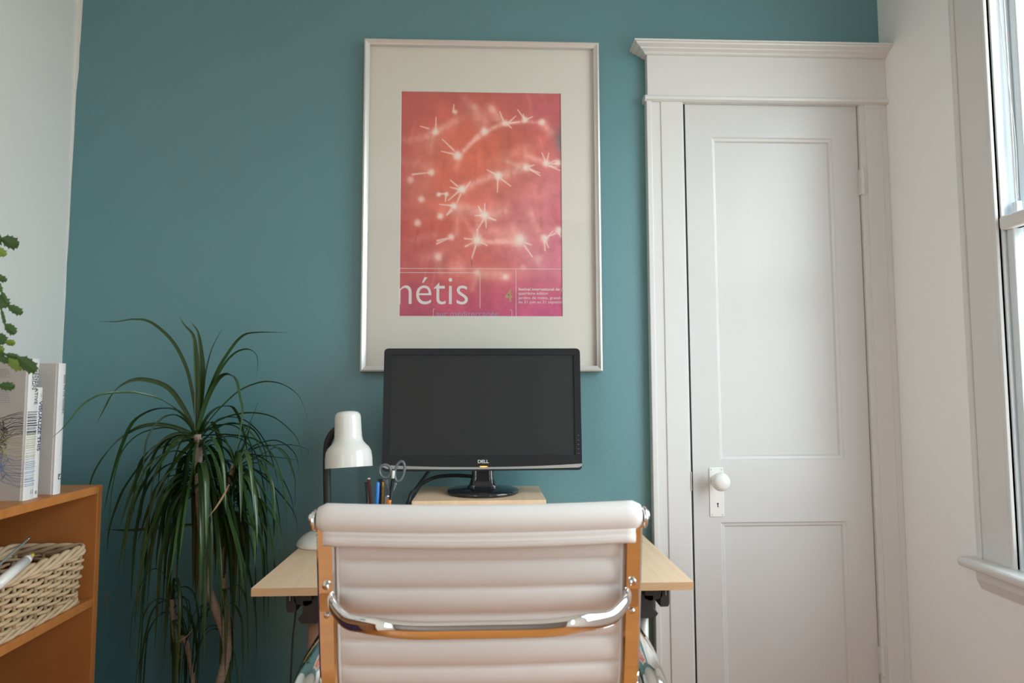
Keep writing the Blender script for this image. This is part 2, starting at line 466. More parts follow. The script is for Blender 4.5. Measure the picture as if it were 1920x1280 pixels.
# outer back band and shallow step down the middle of the casing
box(b, (cx0-.004, YC-.006, 0), (cx0+.012, D, zh0))
xm = at(1240, 300, YC).x
box(b, (xm, YC-.0035, 0), (gx-.004, YC+.004, zh0))
obj('left_casing', b, TRIM, r, bevel=.0025)
b = B()
box(b, (dx1+.003, YC, 0), (XR, D, zh0))
box(b, (dx1+.020, YC-.0035, 0), (XR-.02, YC+.004, zh0))
obj('right_casing', b, TRIM, r, bevel=.0025)
b = B()   # frieze board with a bead under it
box(b, (cx0, YC-.004, zh0), (XR, D, zh1+.01))
obj('frieze_board', b, TRIM, r, bevel=.002)
b = B(); 
pts = [(D, zh0+.012), (YC-.004, zh0+.012), (YC-.012, zh0+.009), (YC-.016, zh0+.003), (YC-.014, zh0-.004), (YC-.006, zh0-.008), (D, zh0-.008)]
prism(b, [(cx0-.010, y, z) for y, z in pts], (XR-cx0+.010, 0, 0))
obj('bead_moulding', b, TRIM, r)
b = B()   # crown cornice, mitred return at the left end
prof = [(.0, .0), (.006, .001), (.010, .006), (.013, .014), (.019, .020), (.024, .024), (.026, .031), (.034, .037), (.040, .042), (.042, .050), (.048, .052), (.048, .062), (.0, .062)]
hh = (zc1-zh1)/.062
ring0, ring1, ring2 = [], [], []
for o_, h_ in prof:
    y = YC-.004-o_; z = zh1+h_*hh
    ring0.append(b.verts.new((cx0-o_, D, z))); ring1.append(b.verts.new((cx0-o_, y, z))); ring2.append(b.verts.new((XR, y, z)))
for i in range(len(prof)-1):
    b.faces.new((ring0[i], ring1[i], ring1[i+1], ring0[i+1])); b.faces.new((ring1[i], ring2[i], ring2[i+1], ring1[i+1]))
tv = b.verts.new((XR, D, zc1)); 
b.faces.new((ring0[-2], ring1[-2], ring2[-2], tv))
obj('cornice', b, TRIM, r)
b = B()   # dark strip painting in the shade of the gap at the door edge
box(b, (gx, D-.010, .0), (dx0+.004, D-.001, ztop+.002)); obj('door_gap_shade', b, GAPM, r)
b = B(); box(b, (gx-.001, YC+.004, ztop+.003), (dx1+.006, D, zh0)); obj('head_stop', b, TRIM, r)
b = B()   # strike plate on the casing edge
sp = at(1297, 902, YC); box(b, (gx-.003, YC-.0015, sp.z-.028), (gx+.002, YC+.006, sp.z+.028)); obj('strike_plate', b, STEEL, r, bevel=.001)

door = struct_root('door_1', (dx1, YD, 0))
# panelled slab
px0 = at(1333, 500, YD).x; px0 = at(1337, 400, YD).x; px1 = at(1566, 400, YD).x
pz = (at(1450, 258, YD).z, at(1450, 862, YD).z, at(1450, 978, YD).z, .22)
b = B()
def rect_pts(xa, xb, za, zb, y): return [b.verts.new(p) for p in ((xa, y, za), (xb, y, za), (xb, y, zb), (xa, y, zb))]
yb_ = D-.0005
xs = [dx0, px0, px1, dx1]; zs = [.012, pz[3], pz[2], pz[1], pz[0], ztop]
grid = {(i, j): b.verts.new((xs[i], YD, zs[j])) for i in range(4) for j in range(6)}
for i in range(3):
    for j in range(5):
        q = [grid[i, j], grid[i+1, j], grid[i+1, j+1], grid[i, j+1]]
        if i == 1 and j in (1, 3):
            xa, xb2, za, zb = xs[1], xs[2], zs[j], zs[j+1]
            prev = q
            for off, dep in ((.004, .0035), (.011, .005), (.015, .0105)):
                nq = rect_pts(xa+off, xb2-off, za+off, zb-off, YD+dep)
                for k in range(4): b.faces.new((prev[k], prev[(k+1) % 4], nq[(k+1) % 4], nq[k]))
                prev = nq
            b.faces.new(prev)
        else: b.faces.new(q)
# door edges
bk = [b.verts.new(p) for p in ((dx0, yb_, zs[0]), (dx1, yb_, zs[0]), (dx1, yb_, zs[-1]), (dx0, yb_, zs[-1]))]
b.faces.new([grid[0, j] for j in range(6)]+[bk[3], bk[0]])
b.faces.new([grid[3, j] for j in range(6)][::-1]+[bk[1], bk[2]])
b.faces.new([grid[i, 5] for i in range(4)]+[bk[2], bk[3]]); b.faces.new([grid[i, 0] for i in range(4)][::-1]+[bk[0], bk[1]])
b.faces.new(bk)
obj('door_slab', b, DOORM, door)
# knob, escutcheon, keyhole
e0 = at(1329, 876, YD); e1 = at(1358, 968, YD)
b = B(); ew, eh = (e1.x-e0.x)/2, (e0.z-e1.z)/2; ec = (e0+e1)/2
prism(b, [(ec.x+x, YD-.003, ec.z+z) for x, z in rrect(ew, eh, .003)], (0, .004, 0))
esc = obj('escutcheon', b, PORCELAIN, door, bevel=.001)
b = B()
kc = at(1346, 946, YD-.003)
prism(b, [(kc.x+.0028*math.cos(a), YD-.0034, kc.z+.003+.0028*math.sin(a)) for a in [2*PI*k/14 for k in range(14)]], (0, .0008, 0))
prism(b, [(kc.x-.0012, YD-.0034, kc.z+.002), (kc.x+.0012, YD-.0034, kc.z+.002), (kc.x+.0018, YD-.0034, kc.z-.0075), (kc.x-.0014, YD-.0034, kc.z-.0075)], (0, .0008, 0))
obj('keyhole', b, GAPM, esc)
b = B()
for sx in (-1, 1):
    for sz in (-1, 1):
        lathe(b, [(0, .0008), (.0016, .0006), (.002, 0)], (ec.x+sx*(ew-.006), YD-.003, ec.z+sz*(eh-.006)), 10, V((0, -1, 0)))
obj('screw', b, mat('painted_screw', (.55, .53, .5), .4), esc, smooth=True)
kp = at(1351, 903, YD-.05)
b = B()
lathe(b, [(.0, 0), (.014, 0), (.014, .006), (.0085, .012), (.0075, .026), (.010, .031), (.020, .035), (.0262, .043), (.0275, .051), (.0255, .059), (.019, .066), (.009, .0695), (0, .070)], (kp.x, YD-.003, kp.z), 36, V((0, -1, 0)))
obj('knob', b, PORCELAIN, door, smooth=True)
for (hx, hy0, hy1) in ((1609, 314, 365), (1647, 1213, 1268)):
    p0, p1 = at(hx, hy0, YC-.006), at(hx, hy1, YC-.006)
    x = dx1+.002
    b = B(); L = p0.z-p1.z
    tube(b, [(x, YC-.007, p1.z+.004), (x, YC-.007, p0.z-.004)], .0062, 14)
    for zz, s in ((p0.z-.004, 1), (p1.z+.004, -1)): lathe(b, [(.0062, 0), (.0055, .002*s), (.0025, .004*s), (.0035, .006*s), (0, .0085*s)], (x, YC-.007, zz), 14)
    for k in (1, 2, 3, 4): tube(b, [(x, YC-.007, p1.z+L*k/5-.0004), (x, YC-.007, p1.z+L*k/5+.0004)], .0066, 14)
    box(b, (x-.004, YC-.006, p1.z+.003), (x+.004, YD+.001, p0.z-.003))
    obj('hinge', b, TRIM, door, smooth=False)

# ------------------------------------------------------------------ framed poster
YF = D-.030
tl, tr, bl, br = at(685, 71, YF), at(1125, 78.5, YF), at(671.5, 695.5, YF), at(1129, 697.5, YF)
fx0, fx1 = (tl.x+bl.x)/2, (tr.x+br.x)/2; fz1, fz0 = (tl.z+tr.z)/2, (bl.z+br.z)/2
fr = thing('framed_poster', ((fx0+fx1)/2, D, fz0), 'tall silver-framed red and pink cactus poster hung on the teal wall above the monitor', 'poster')
b = B()
Wf = .0175
profF = [(0, 0), (0, .024), (.002, .0275), (.006, .029), (Wf-.005, .024), (Wf-.001, .022), (Wf, .020), (Wf, .006)]   # (inset, depth from wall)
corners = [(fx0, fz0, 1, 1), (fx1, fz0, -1, 1), (fx1, fz1, -1, -1), (fx0, fz1, 1, -1)]
R_ = [[b.verts.new((cx+sx*o_, D-.002-d_, cz+sz*o_)) for o_, d_ in profF] for cx, cz, sx, sz in corners]
for k in range(4):
    A, C = R_[k], R_[(k+1) % 4]
    for i in range(len(profF)-1): b.faces.new((A[i], C[i], C[i+1], A[i+1]))
    b.faces.new((A[-1], C[-1], C[0], A[0]))
obj('frame', b, FRAMEM, fr)
b = B(); box(b, (fx0+.004, D-.006, fz0+.004), (fx1-.004, D-.002, fz1-.004)); obj('backing_board', b, mat('backing_grey', (.3, .28, .25), .8), fr)
YM = D-.0105      # face of the mat
YP = D-.0075      # face of the print
q = [at(752.5, 170.5, YM), at(1053, 174.5, YM), at(748, 591.5, YM), at(1054, 594.5, YM)]
qx0, qx1 = (q[0].x+q[2].x)/2, (q[1].x+q[3].x)/2; qz1, qz0 = (q[0].z+q[1].z)/2, (q[2].z+q[3].z)/2
b = B()
ix0, ix1, iz0, iz1 = fx0+Wf-.003, fx1-Wf+.003, fz0+Wf-.003, fz1-Wf+.003
o_r = [(ix0, YM, iz0), (ix1, YM, iz0), (ix1, YM, iz1), (ix0, YM, iz1)]
i_r = [(qx0, YM, qz0), (qx1, YM, qz0), (qx1, YM, qz1), (qx0, YM, qz1)]
e = .0012
c_r = [(qx0+e, YM+.0018, qz0+e), (qx1-e, YM+.0018, qz0+e), (qx1-e, YM+.0018, qz1-e), (qx0+e, YM+.0018, qz1-e)]
vo, vi, vc = [[b.verts.new(p) for p in L_] for L_ in (o_r, i_r, c_r)]
for k in range(4):
    j = (k+1) % 4
    b.faces.new((vo[k], vo[j], vi[j], vi[k])).material_index = 0
    b.faces.new((vi[k], vi[j], vc[j], vc[k])).material_index = 1
obj('mat_board', b, [MATB, CORE], fr)
# the print: colours of the printed photograph are computed per vertex
NX, NZ = 300, 420
xa, xb, za, zb = qx0-.010, qx1+.010, qz0-.010, qz1+.010
# picture coordinates in poster pixels (u 0..301, v 0..423 from the opening's top left)
SX = 301/(qx1-qx0); SZ = 422/(qz1-qz0)
gx_ = np.linspace(xa, xb, NX); gz_ = np.linspace(zb, za, NZ)
U, Vv = np.meshgrid((gx_-qx0)*SX, (qz1-gz_)*SZ)
rng = np.random.RandomState(3)
def noise(freq, seed):
    r_ = np.random.RandomState(seed); h_, w_ = int(423/freq)+4, int(301/freq)+4
    g = r_.rand(h_, w_)
    y = np.clip((Vv+8)/freq, 0, h_-2.001); x = np.clip((U+8)/freq, 0, w_-2.001)
    yi, xi = y.astype(int), x.astype(int); fy, fx_ = y-yi, x-xi
    fy = fy*fy*(3-2*fy); fx_ = fx_*fx_*(3-2*fx_)
    return (g[yi, xi]*(1-fx_)+g[yi, xi+1]*fx_)*(1-fy)+(g[yi+1, xi]*(1-fx_)+g[yi+1, xi+1]*fx_)*fy
def gs(cx, cy, rx, ry, ang=0):
    c, s = math.cos(ang), math.sin(ang)
    a = ((U-cx)*c+(Vv-cy)*s)/rx; b_ = (-(U-cx)*s+(Vv-cy)*c)/ry
    return np.exp(-(a*a+b_*b_))
img = np.zeros((NZ, NX, 3)); img[:] = (186, 88, 86)
def mixc(w, c):
    global img
    w = np.clip(w, 0, 1)[..., None]; img = img*(1-w)+np.array(c, float)*w
mixc(.85*gs(140, 190, 150, 170), (214, 110, 92))
mixc(.75*gs(150, 110, 110, 80, -.4), (212, 104, 76))
mixc(.6*gs(90, 170, 80, 90), (216, 104, 80))
mixc(1.0*gs(300, 300, 110, 130), (209, 128, 150))
mixc(.7*gs(230, 260, 90, 80), (214, 128, 130))
mixc(.8*gs(290, 30, 90, 50), (196, 96, 106))
mixc(.7*gs(300, 220, 50, 110), (206, 118, 134))
mixc(.8*gs(0, 200, 45, 160), (192, 92, 86))
mixc(.75*gs(20, 330, 90, 60), (190, 98, 100))
mixc(.6*gs(140, 340, 60, 50), (205, 110, 104))
bott = np.clip((Vv-345)/75, 0, 1)**.8
mixc(.9*bott, (190, 82, 112))
mixc(.7*bott*np.clip((U-120)/150, 0, 1), (196, 92, 134))
mixc(.5*bott*np.clip((90-U)/90, 0, 1), (176, 84, 100))
# soft ridges
def seg(x0, y0, x1, y1, w0, w1=None, soft=1.0):
    w1 = w0 if w1 is None else w1
    dx, dy = x1-x0, y1-y0; L2 = dx*dx+dy*dy+1e-6
    t = np.clip(((U-x0)*dx+(Vv-y0)*dy)/L2, 0, 1)
    dd = np.hypot(U-x0-t*dx, Vv-y0-t*dy); w = w0+(w1-w0)*t
    return np.exp(-(dd/w)**2)*soft
C7 = lambda x, y: (x/4.924+740-752, y/4.924+160-170.5)
C8 = lambda x, y: (x/5.567+740-750, y/5.567+380-170.5)
RID = (240, 178, 168)
for f_, x0, y0, x1, y1, w, a in ((C7, 640, 600, 770, 470, 5, .7), (C7, 760, 480, 830, 420, 6, .6), (C7, 850, 415, 1000, 345, 5, .6), (C7, 1030, 345, 1200, 320, 4, .5),
        (C7, 1240, 325, 1380, 330, 4, .35), (C7, 650, 950, 900, 830, 8, .45), (C7, 1000, 830, 1190, 740, 13, .5), (C7, 1040, 700, 1180, 760, 6, .45), (C7, 1220, 640, 1390, 710, 7, .5),
        (C7, 600, 660, 560, 780, 7, .25), (C7, 375, 430, 560, 320, 7, .35), (C7, 340, 440, 330, 620, 7, .25), (C7, 100, 520, 330, 470, 9, .3), (C7, 640, 120, 840, 330, 10, .3), (C7, 880, 190, 960, 300, 9, .4),
        (C7, 700, 200, 820, 400, 12, .25), (C7, 1380, 340, 1440, 420, 10, .45), (C7, 620, 1120, 780, 1170, 10, .4), (C7, 560, 1130, 800, 1200, 7, .35), (C7, 900, 1200, 1010, 1160, 12, .45),
        (C8, 620, 60, 640, 330, 8, .3), (C8, 640, 60, 820, 330, 6, .25), (C8, 860, 200, 850, 330, 7, .5), (C8, 900, 410, 1060, 415, 5, .6), (C8, 1060, 405, 1250, 420, 6, .65),
        (C8, 1220, 220, 1240, 340, 8, .3), (C8, 1400, 90, 1480, 280, 10, .35), (C8, 1000, 300, 1240, 370, 14, .25), (C8, 440, 570, 480, 740, 7, .3), (C8, 300, 590, 430, 560, 10, .2),
        (C8, 850, 740, 1140, 760, 12, .35), (C8, 850, 760, 800, 900, 6, .3), (C8, 600, 680, 700, 680, 14, .3), (C8, 200, 400, 420, 340, 9, .2), (C7, 60, 700, 330, 760, 12, .2), (C8, 1300, 420, 1480, 600, 20, .2)):
    mixc(seg(*f_(x0, y0), *f_(x1, y1), w*.9, w*.9, min(1, a*1.25))*(.75+.5*noise(5, int(x0+y1))), RID)
for k_ in range(46):      # soft pleats of the ribs, fanning out below each row of areoles
    x0_ = rng.uniform(20, 290); y0_ = 60+90*rng.randint(0, 4)-.22*x0_+rng.uniform(-12, 12); L_ = rng.uniform(25, 70); lean_ = (x0_-150)*.10
    mixc(seg(x0_, y0_, x0_+lean_, y0_+L_, rng.uniform(2.5, 7), rng.uniform(1, 3), rng.uniform(.10, .26)), (236, 150, 134) if k_ % 2 else (180, 78, 72))
for (bx_, by_, rx_, ry_, an_, a_) in ((95, 60, 40, 10, -.5, .35), (150, 40, 40, 12, .3, .3), (60, 100, 40, 14, -.3, .25), (215, 115, 50, 12, -.4, .35), (110, 230, 50, 12, .2, .3), (210, 262, 60, 12, -.1, .3), (80, 300, 40, 14, -.3, .22), (170, 345, 70, 10, 0, .3), (262, 190, 26, 40, .3, .22), (40, 170, 26, 50, .2, .18)):
    mixc(a_*gs(bx_, by_, rx_, ry_, an_), (238, 168, 154))
# segment shadows
for f_, x0, y0, x1, y1, w, a in ((C7, 830, 520, 860, 640, 6, .3), (C7, 1050, 420, 1060, 560, 5, .25), (C7, 1200, 380, 1210, 500, 5, .2), (C8, 1500, 0, 1520, 320, 6, .2), (C8, 1620, 0, 1690, 200, 8, .3), (C7, 1380, 860, 1330, 980, 6, .2),
        (C7, 600, 170, 690, 220, 14, .4), (C7, 480, 850, 600, 900, 12, .2), (C8, 720, 100, 840, 230, 14, .22), (C7, 100, 560, 90, 700, 16, .3)):
    mixc(seg(*f_(x0, y0), *f_(x1, y1), w, w, a), (176, 78, 74))
mixc(.95*gs(*C7(1555, 500), 13, 24), (104, 112, 122))
nz = (noise(40, 1)-.5)*.5+(noise(17, 2)-.5)*.5+(noise(6, 4)-.5)*.3
img = img*(1+.16*nz[..., None])
WHT = (240, 218, 206)
for f_, x0, y0, x1, y1 in ((C7,380,430,380,290),(C7,310,400,235,378),(C7,535,635,430,610),(C7,545,600,440,500),(C7,1000,310,970,230),(C7,1050,335,1120,270),(C7,1040,350,1080,385),
        (C7,1195,290,1135,210),(C7,1220,300,1275,275),(C7,1195,300,1190,250),(C7,170,830,320,812),(C7,580,935,515,880),(C7,590,965,510,945),(C7,590,985,495,1070),(C7,660,950,700,890),(C7,610,1010,575,1090),
        (C7,950,850,948,985),(C7,985,865,1070,930),(C7,930,820,850,780),(C7,1240,745,1290,730),(C7,1250,775,1345,830),(C7,1250,770,1340,805),(C7,1395,700,1360,615),(C7,1405,700,1425,615),
        (C7,1430,740,1530,780),(C7,1425,715,1480,685),(C7,1450,720,1540,715),(C7,1430,735,1500,750),(C7,520,1115,415,1105),(C7,520,1150,480,1205),(C7,805,1170,770,1120),(C7,830,1165,832,1095),(C7,795,1205,740,1207),(C7,870,1225,930,1250),(C7,475,1020,470,1080),
        (C7,410,1010,480,1005),(C7,1060,340,1150,325),(C7,540,235,545,170),
        (C8,910,190,850,290),(C8,850,290,855,370),(C8,940,190,942,265),(C8,980,165,1045,185),(C8,720,380,800,385),(C8,730,460,800,425),(C8,890,420,955,450),(C8,835,455,790,600),
        (C8,1340,450,1425,570),(C8,1350,420,1410,440),(C8,435,435,555,380),(C8,440,405,540,375),(C8,1570,370,1640,295),(C8,1560,400,1590,470),(C8,1545,400,1555,500),(C8,590,90,540,135),(C8,880,90,870,50),(C8,1700,320,1740,380),(C8,1660,320,1600,350)):
    mixc(seg(*f_(x0, y0), *f_(x1, y1), 1.7, .9, .85), WHT)
mixc(seg(*C8(790, 590), *C8(795, 655), .9, .7, .5), (90, 40, 50))
for f_, x, y, r_, a in ((C7,555,240,18,.8),(C7,375,430,26,.95),(C7,825,420,28,1),(C7,1020,340,24,1),(C7,1205,305,24,1),(C7,1360,325,24,.95),(C7,580,650,34,1.1),(C7,340,810,24,.95),(C7,150,880,26,.55),
        (C7,1215,755,27,1),(C7,1400,715,26,1),(C7,1505,705,26,.9),(C7,955,835,32,1.1),(C7,620,965,32,1.1),(C7,410,1015,18,.9),(C7,480,1010,18,.8),(C7,250,1060,24,.75),(C7,545,1120,25,1),(C7,425,1215,24,.9),(C7,830,1205,34,1.1),(C7,215,1275,24,.6),(C7,740,190,26,.3),(C7,900,210,26,.35),
        (C8,240,225,28,.5),(C8,580,365,28,.9),(C8,850,395,44,1.1),(C8,1295,390,54,1),(C8,1550,370,32,1),(C8,1700,290,32,1),(C8,450,570,32,.7),(C8,850,730,26,.5),(C8,1140,775,24,.9),(C8,1480,590,38,.3),(C8,1325,680,26,.35),(C8,930,45,0.1,0)):
    c = f_(x, y); R0 = r_/(4.924 if f_ is C7 else 5.567)*1.05+.01
    dd = np.hypot(U-c[0], Vv-c[1])*(1+.25*(noise(3, int(x))-.5)); mixc(a*np.exp(-(dd/(R0*1.15))**3.0)*.92, (242, 224, 214))
    mixc(.18*a*np.exp(-(dd/(R0*2.2))**2), (240, 190, 176))
img = np.clip(img/255, 0, 1)
lin = np.where(img <= .04045, img/12.92, ((img+.055)/1.055)**2.4)*1.27
me = bpy.data.meshes.new('print')
vx = np.zeros((NZ*NX, 3)); GX, GZ = np.meshgrid(gx_, gz_)
org = ORG[fr]
vx[:, 0] = GX.ravel()-org.x; vx[:, 1] = YP-org.y; vx[:, 2] = GZ.ravel()-org.z
idx = np.arange(NZ*NX).reshape(NZ, NX)
fc = np.stack([idx[:-1, :-1], idx[1:, :-1], idx[1:, 1:], idx[:-1, 1:]], -1).reshape(-1, 4)
me.from_pydata(vx.tolist(), [], fc.tolist())
ca = me.color_attributes.new('ink', 'FLOAT_COLOR', 'POINT')
ca.data.foreach_set('color', np.concatenate([lin.reshape(-1, 3), np.ones((NZ*NX, 1))], 1).astype(np.float32).ravel())
pm, nt, bs = nmat('printed_photograph'); setp(bs, (1, 1, 1), .6, 0, .3)
at_ = nt.nodes.new('ShaderNodeAttribute'); at_.attribute_name = 'ink'
nt.links.new(at_.outputs['Color'], bs.inputs['Base Color'])
me.materials.append(pm)
prt = bpy.data.objects.new('print', me); COL.objects.link(prt); prt.parent = fr; ORG[prt] = org
prt['label'] = 'red and pink close-up print of a spiny cactus'
def pp(x, y, dy=.0004): # crop-8 coordinates -> poster surface
    u, v = C8(x, y); return V((qx0+u/SX, YP-dy, qz1-v/SZ))
b = B()
def rule(x0, y0, x1, y1, w=.0007):
    a, c = pp(x0, y0), pp(x1, y1)
    box(b, (min(a.x, c.x)-w, YP-.0006, min(a.z, c.z)-w), (max(a.x, c.x)+w, YP-.0002, max(a.z, c.z)+w))
rule(0, 692, 1800, 692); rule(0, 735, 880, 735); rule(880, 735, 880, 1095); rule(1250, 700, 1250, 1220)
rule(402, 1110, 402, 1220, .0005); rule(402, 1110, 420, 1110, .0005); rule(1208, 1117, 1208, 1220, .0005); rule(1190, 1117, 1208, 1117, .0005)
obj('printed_rules', b, PRINTW, prt)
def ptext(nm, s, x0, x1, ybase, ytop, m, bold=0, spacing=1):
    a, c, d = pp(x0, ybase), pp(x1, ybase), pp(x0, ytop)
    return text(nm, s, a, (1, 0, 0), (0, 0, 1), c.x-a.x if x1 else None, d.z-a.z, m, prt, bold=bold, spacing=spacing)
ptext('title_lettering', 'métis', -75, 755, 1060, 782, PRINTW, bold=-.008)
ptext('subtitle_lettering', 'sur méditerranée', 435, 1070, 1183, 1127, PRINTB, bold=-.005)
ptext('numeral', '4', 1135, 1212, 1032, 898, PRINTT, bold=.02)
ptext('festival_lettering', 'festival international de jardins', 1275, 1835, 925, 885, PRINTW, bold=.012)
ptext('festival_lettering', 'quatrième édition', 1275, 1580, 968, 928, PRINTW)
ptext('festival_lettering', 'jardins de métis, grand-métis', 1275, 1822, 1012, 975, PRINTW)
ptext('festival_lettering', 'du 21 juin au 21 septembre', 1275, 1775, 1056, 1018, PRINTW)
b = B(); box(b, (ix0, D-.0215, iz0), (ix1, D-.020, iz1)); obj('glazing', b, PGLASS, fr)

# ------------------------------------------------------------------ desk on trestles
ZD = .76
dA = atz(470.8, 1102.8, ZD); dB = atz(1300.5, 1090.8, ZD)
yf = (dA.y+dB.y)/2; ex0, ex1 = dA.x, dB.x
tilt = (dB.y-dA.y)
desk = thing('desk', ((ex0+ex1)/2, 1.7, 0), 'light beech board desk standing against the teal wall beside the closet door', 'desk')
b = B()
Yk = D-.03
vs = [(ex0, dA.y, ZD), (ex1, dB.y, ZD), (ex1, Yk, ZD), (ex0, Yk, ZD)]
top_ = [b.verts.new(p) for p in vs]; bot_ = [b.verts.new((p[0], p[1], ZD-.0165)) for p in vs]
b.faces.new(top_).material_index = 0; b.faces.new(bot_[::-1]).material_index = 0
for k in range(4): b.faces.new((top_[k], bot_[k], bot_[(k+1) % 4], top_[(k+1) % 4])).material_index = 1
obj('tabletop', b, [DESKW, DESKE], desk)
ZU = ZD-.0165
for sgn, pxl in ((-1, 582), (1, 1212)):
    yb0 = 1.50
    cx = at(pxl, 1140, yb0).x
    # black plastic height-adjusting bracket: two hanging hooks joined by a cross arm
    b = B()
    s = -sgn
    def bp(pts): prism(b, [(cx+s*x, yb0-.02, ZU+z) for x, z in pts], (0, .05, 0))
    bp([(-.047, 0), (-.030, 0), (-.030, -.028), (-.026, -.034), (-.026, -.052), (-.044, -.052), (-.047, -.045)])
    bp([(-.030, -.018), (-.014, -.004), (.000, -.004), (.010, -.018), (.010, -.034), (-.004, -.040), (-.026, -.034)])
    bp([(-.012, -.026), (.040, -.008), (.052, -.016), (.050, -.040), (.022, -.060), (.020, -.076), (-.014, -.076), (-.022, -.066), (-.012, -.056)])
    bp([(.018, 0), (.034, 0), (.040, -.020), (.026, -.024)])
    obj('height_bracket', b, BLACKM, desk, bevel=.0015)
    b = B(); box(b, (cx-.012, 1.46, ZU-.022), (cx+.012, 1.93, ZU)); obj('rail', b, BLACKM, desk, bevel=.002)
    for x in (-.038, .002):
        b = B(); tube(b, [(cx+s*x, yb0-.024, ZU), (cx+s*x, yb0-.024, ZU-.026)], .0012, 6); obj('bolt', b, STEEL, desk)
    for yy, spl in ((1.50, -.02), (1.88, .02)):
        b = B(); tube(b, [(cx+s*.006, yy+.012, ZU-.04), (cx+s*.02, yy+spl, .0)], .0135, 16)
        obj('leg', b, TRESTLE if sgn < 0 else mat('pale_steel_leg', (.55, .52, .48), .4, metal=.3), desk, smooth=True)
    b = B(); box(b, (cx+s*.012-.01, 1.50, .22), (cx+s*.012+.01, 1.90, .24)); obj('stretcher', b, BLACKM, desk, bevel=.002)
# cable hanging under the desk
b = B(); c0 = at(554, 1150, 1.56); c1 = at(549, 1200, 1.56); c2 = at(545, 1280, 1.57)
tube(b, smoothpath([(c0.x, c0.y, ZU-.002), c0, c1, c2, (c2.x-.02, c2.y+.05, .3), (c2.x-.01, c2.y+.1, .004)]), .0022, 8)
meta(obj('power_cable', b, CABLE, smooth=True, origin=c0), 'thin black cable hanging down under the left end of the desk', 'cable')
# small cable loop lying on the right end
b = B(); k1 = atz(1176, 988, ZD+.003); k2 = atz(1202, 1013, ZD+.003); k3 = atz(1201.5, 1017, ZD+.003); k4 = atz(1196, 1020, ZD+.003); k5 = atz(1170, 1023, ZD+.003)
kk1 = atz(1191, 1001, ZD+.003)
tube(b, smoothpath([k1, kk1, k2, k3, k4, k5], 6), .0024, 8)
meta(obj('cable_loop', b, mat('dark_grey_cable', (.06, .065, .07), .25), smooth=True, origin=k2), 'thin dark grey cable bent in a point on the right end of the desk', 'cable')

# ------------------------------------------------------------------ monitor riser
ZR = at(1012.8, 910, D-.045).z
r0 = atz(1012.8, 910.3, ZR); r1 = atz(1024, 937, ZR); rl = atz(772, 939, ZR)
riser = thing('monitor_riser', (-.01, 1.85, ZD), 'low beech riser shelf on the desk lifting the black monitor', 'monitor stand')
rx0, rx1, ry0, ry1 = rl.x, r1.x, r1.y, r0.y
b = B(); box(b, (rx0, ry0, ZR-.016), (rx1, ry1, ZR)); obj('board', b, DESKW, riser, bevel=.0015)
for x in (rx0+.012, rx1-.028):
    b = B(); box(b, (x, ry0+.01, ZD), (x+.016, ry1-.005, ZR-.016)); obj('side_support', b, DESKW, riser, bevel=.001)

# ------------------------------------------------------------------ monitor
mon = thing('computer_monitor', (-.01, 1.86, ZR), 'black widescreen monitor with silver lower trim, switched off, on the riser', 'monitor')
YMb, YMt = 1.815, 1.838
m00, m10 = at(716.8, 883.5, YMb), at(1093, 881, YMb); m01, m11 = at(719.5, 653, YMt), at(1086, 653, YMt)
mcx = (m00.x+m10.x+m01.x+m11.x)/4; mw = ((m10.x-m00.x)+(m11.x-m01.x))/4
zb_, zt_ = (m00.z+m10.z)/2, (m01.z+m11.z)/2
mc = V((mcx, (YMb+YMt)/2, (zb_+zt_)/2)); upv = V((0, YMt-YMb, zt_-zb_)); mh = upv.length/2; upv.normalize()
rv = V((1, 0, 0)); nv = rv.cross(upv)      # pointing towards the camera (-y)
def mp(x, z, d=0): return mc+rv*x+upv*z+nv*d
b = B()
fr_o = rrect(mw, mh, .011, 6)
prism(b, [mp(x, z, 0) for x, z in fr_o], -nv*.022)
prism(b, [mp(x*.86, z*.82, -.022) for x, z in rrect(mw, mh, .03, 5)], -nv*.028)
obj('housing', b, BLACKP, mon, bevel=.002)
bz = .0185
def trimz(x): return -mh+.0100+.0078*(abs(x)/mw)**2.2    # top edge of the silver strip
b = B()
# bezel ring standing 3 mm proud of the screen
outer = fr_o; sw, sh0, sh1 = mw-bz, -mh+.040, mh-bz
ring = []
n = len(outer)
inn = []
for x, z in outer:
    inn.append((max(-sw, min(sw, x)), max(sh0, min(sh1, z))))
vo1 = [b.verts.new(mp(x, z, .0005)) for x, z in outer]; vo2 = [b.verts.new(mp(x*.997, z*.996, .0055)) for x, z in outer]
vi2 = [b.verts.new(mp(x, z, .005)) for x, z in inn]; vi1 = [b.verts.new(mp(x*.997, z*.997, .0012)) for x, z in inn]
for k in range(n):
    j = (k+1) % n
    for a_, c_ in ((vo1, vo2), (vo2, vi2), (vi2, vi1)):
        try:
            b.faces.new((a_[k], a_[j], c_[j], c_[k]))
        except ValueError: pass
bmesh.ops.remove_doubles(b, verts=b.verts, dist=.00005)
obj('bezel', b, BLACKP, mon)
b = B(); prism(b, [mp(-sw-.003, sh0-.003, .002), mp(sw+.003, sh0-.003, .002), mp(sw+.003, sh1+.003, .002), mp(-sw-.003, sh1+.003, .002)], -nv*.002)
obj('screen', b, SCREEN, mon)
b = B()   # silver strip following the lower edge
N_ = 40; low, upp = [], []
for k in range(N_+1):
    x = -mw+.001+2*(mw-.001)*k/N_
    e_ = abs(x)-(mw-.011); zl = -mh+.0006
    if e_ > 0: zl = -mh+.011-math.sqrt(max(0, .011**2-e_**2))+.0004
    low.append((x, zl)); upp.append((x, max(zl+.0004, trimz(x))))
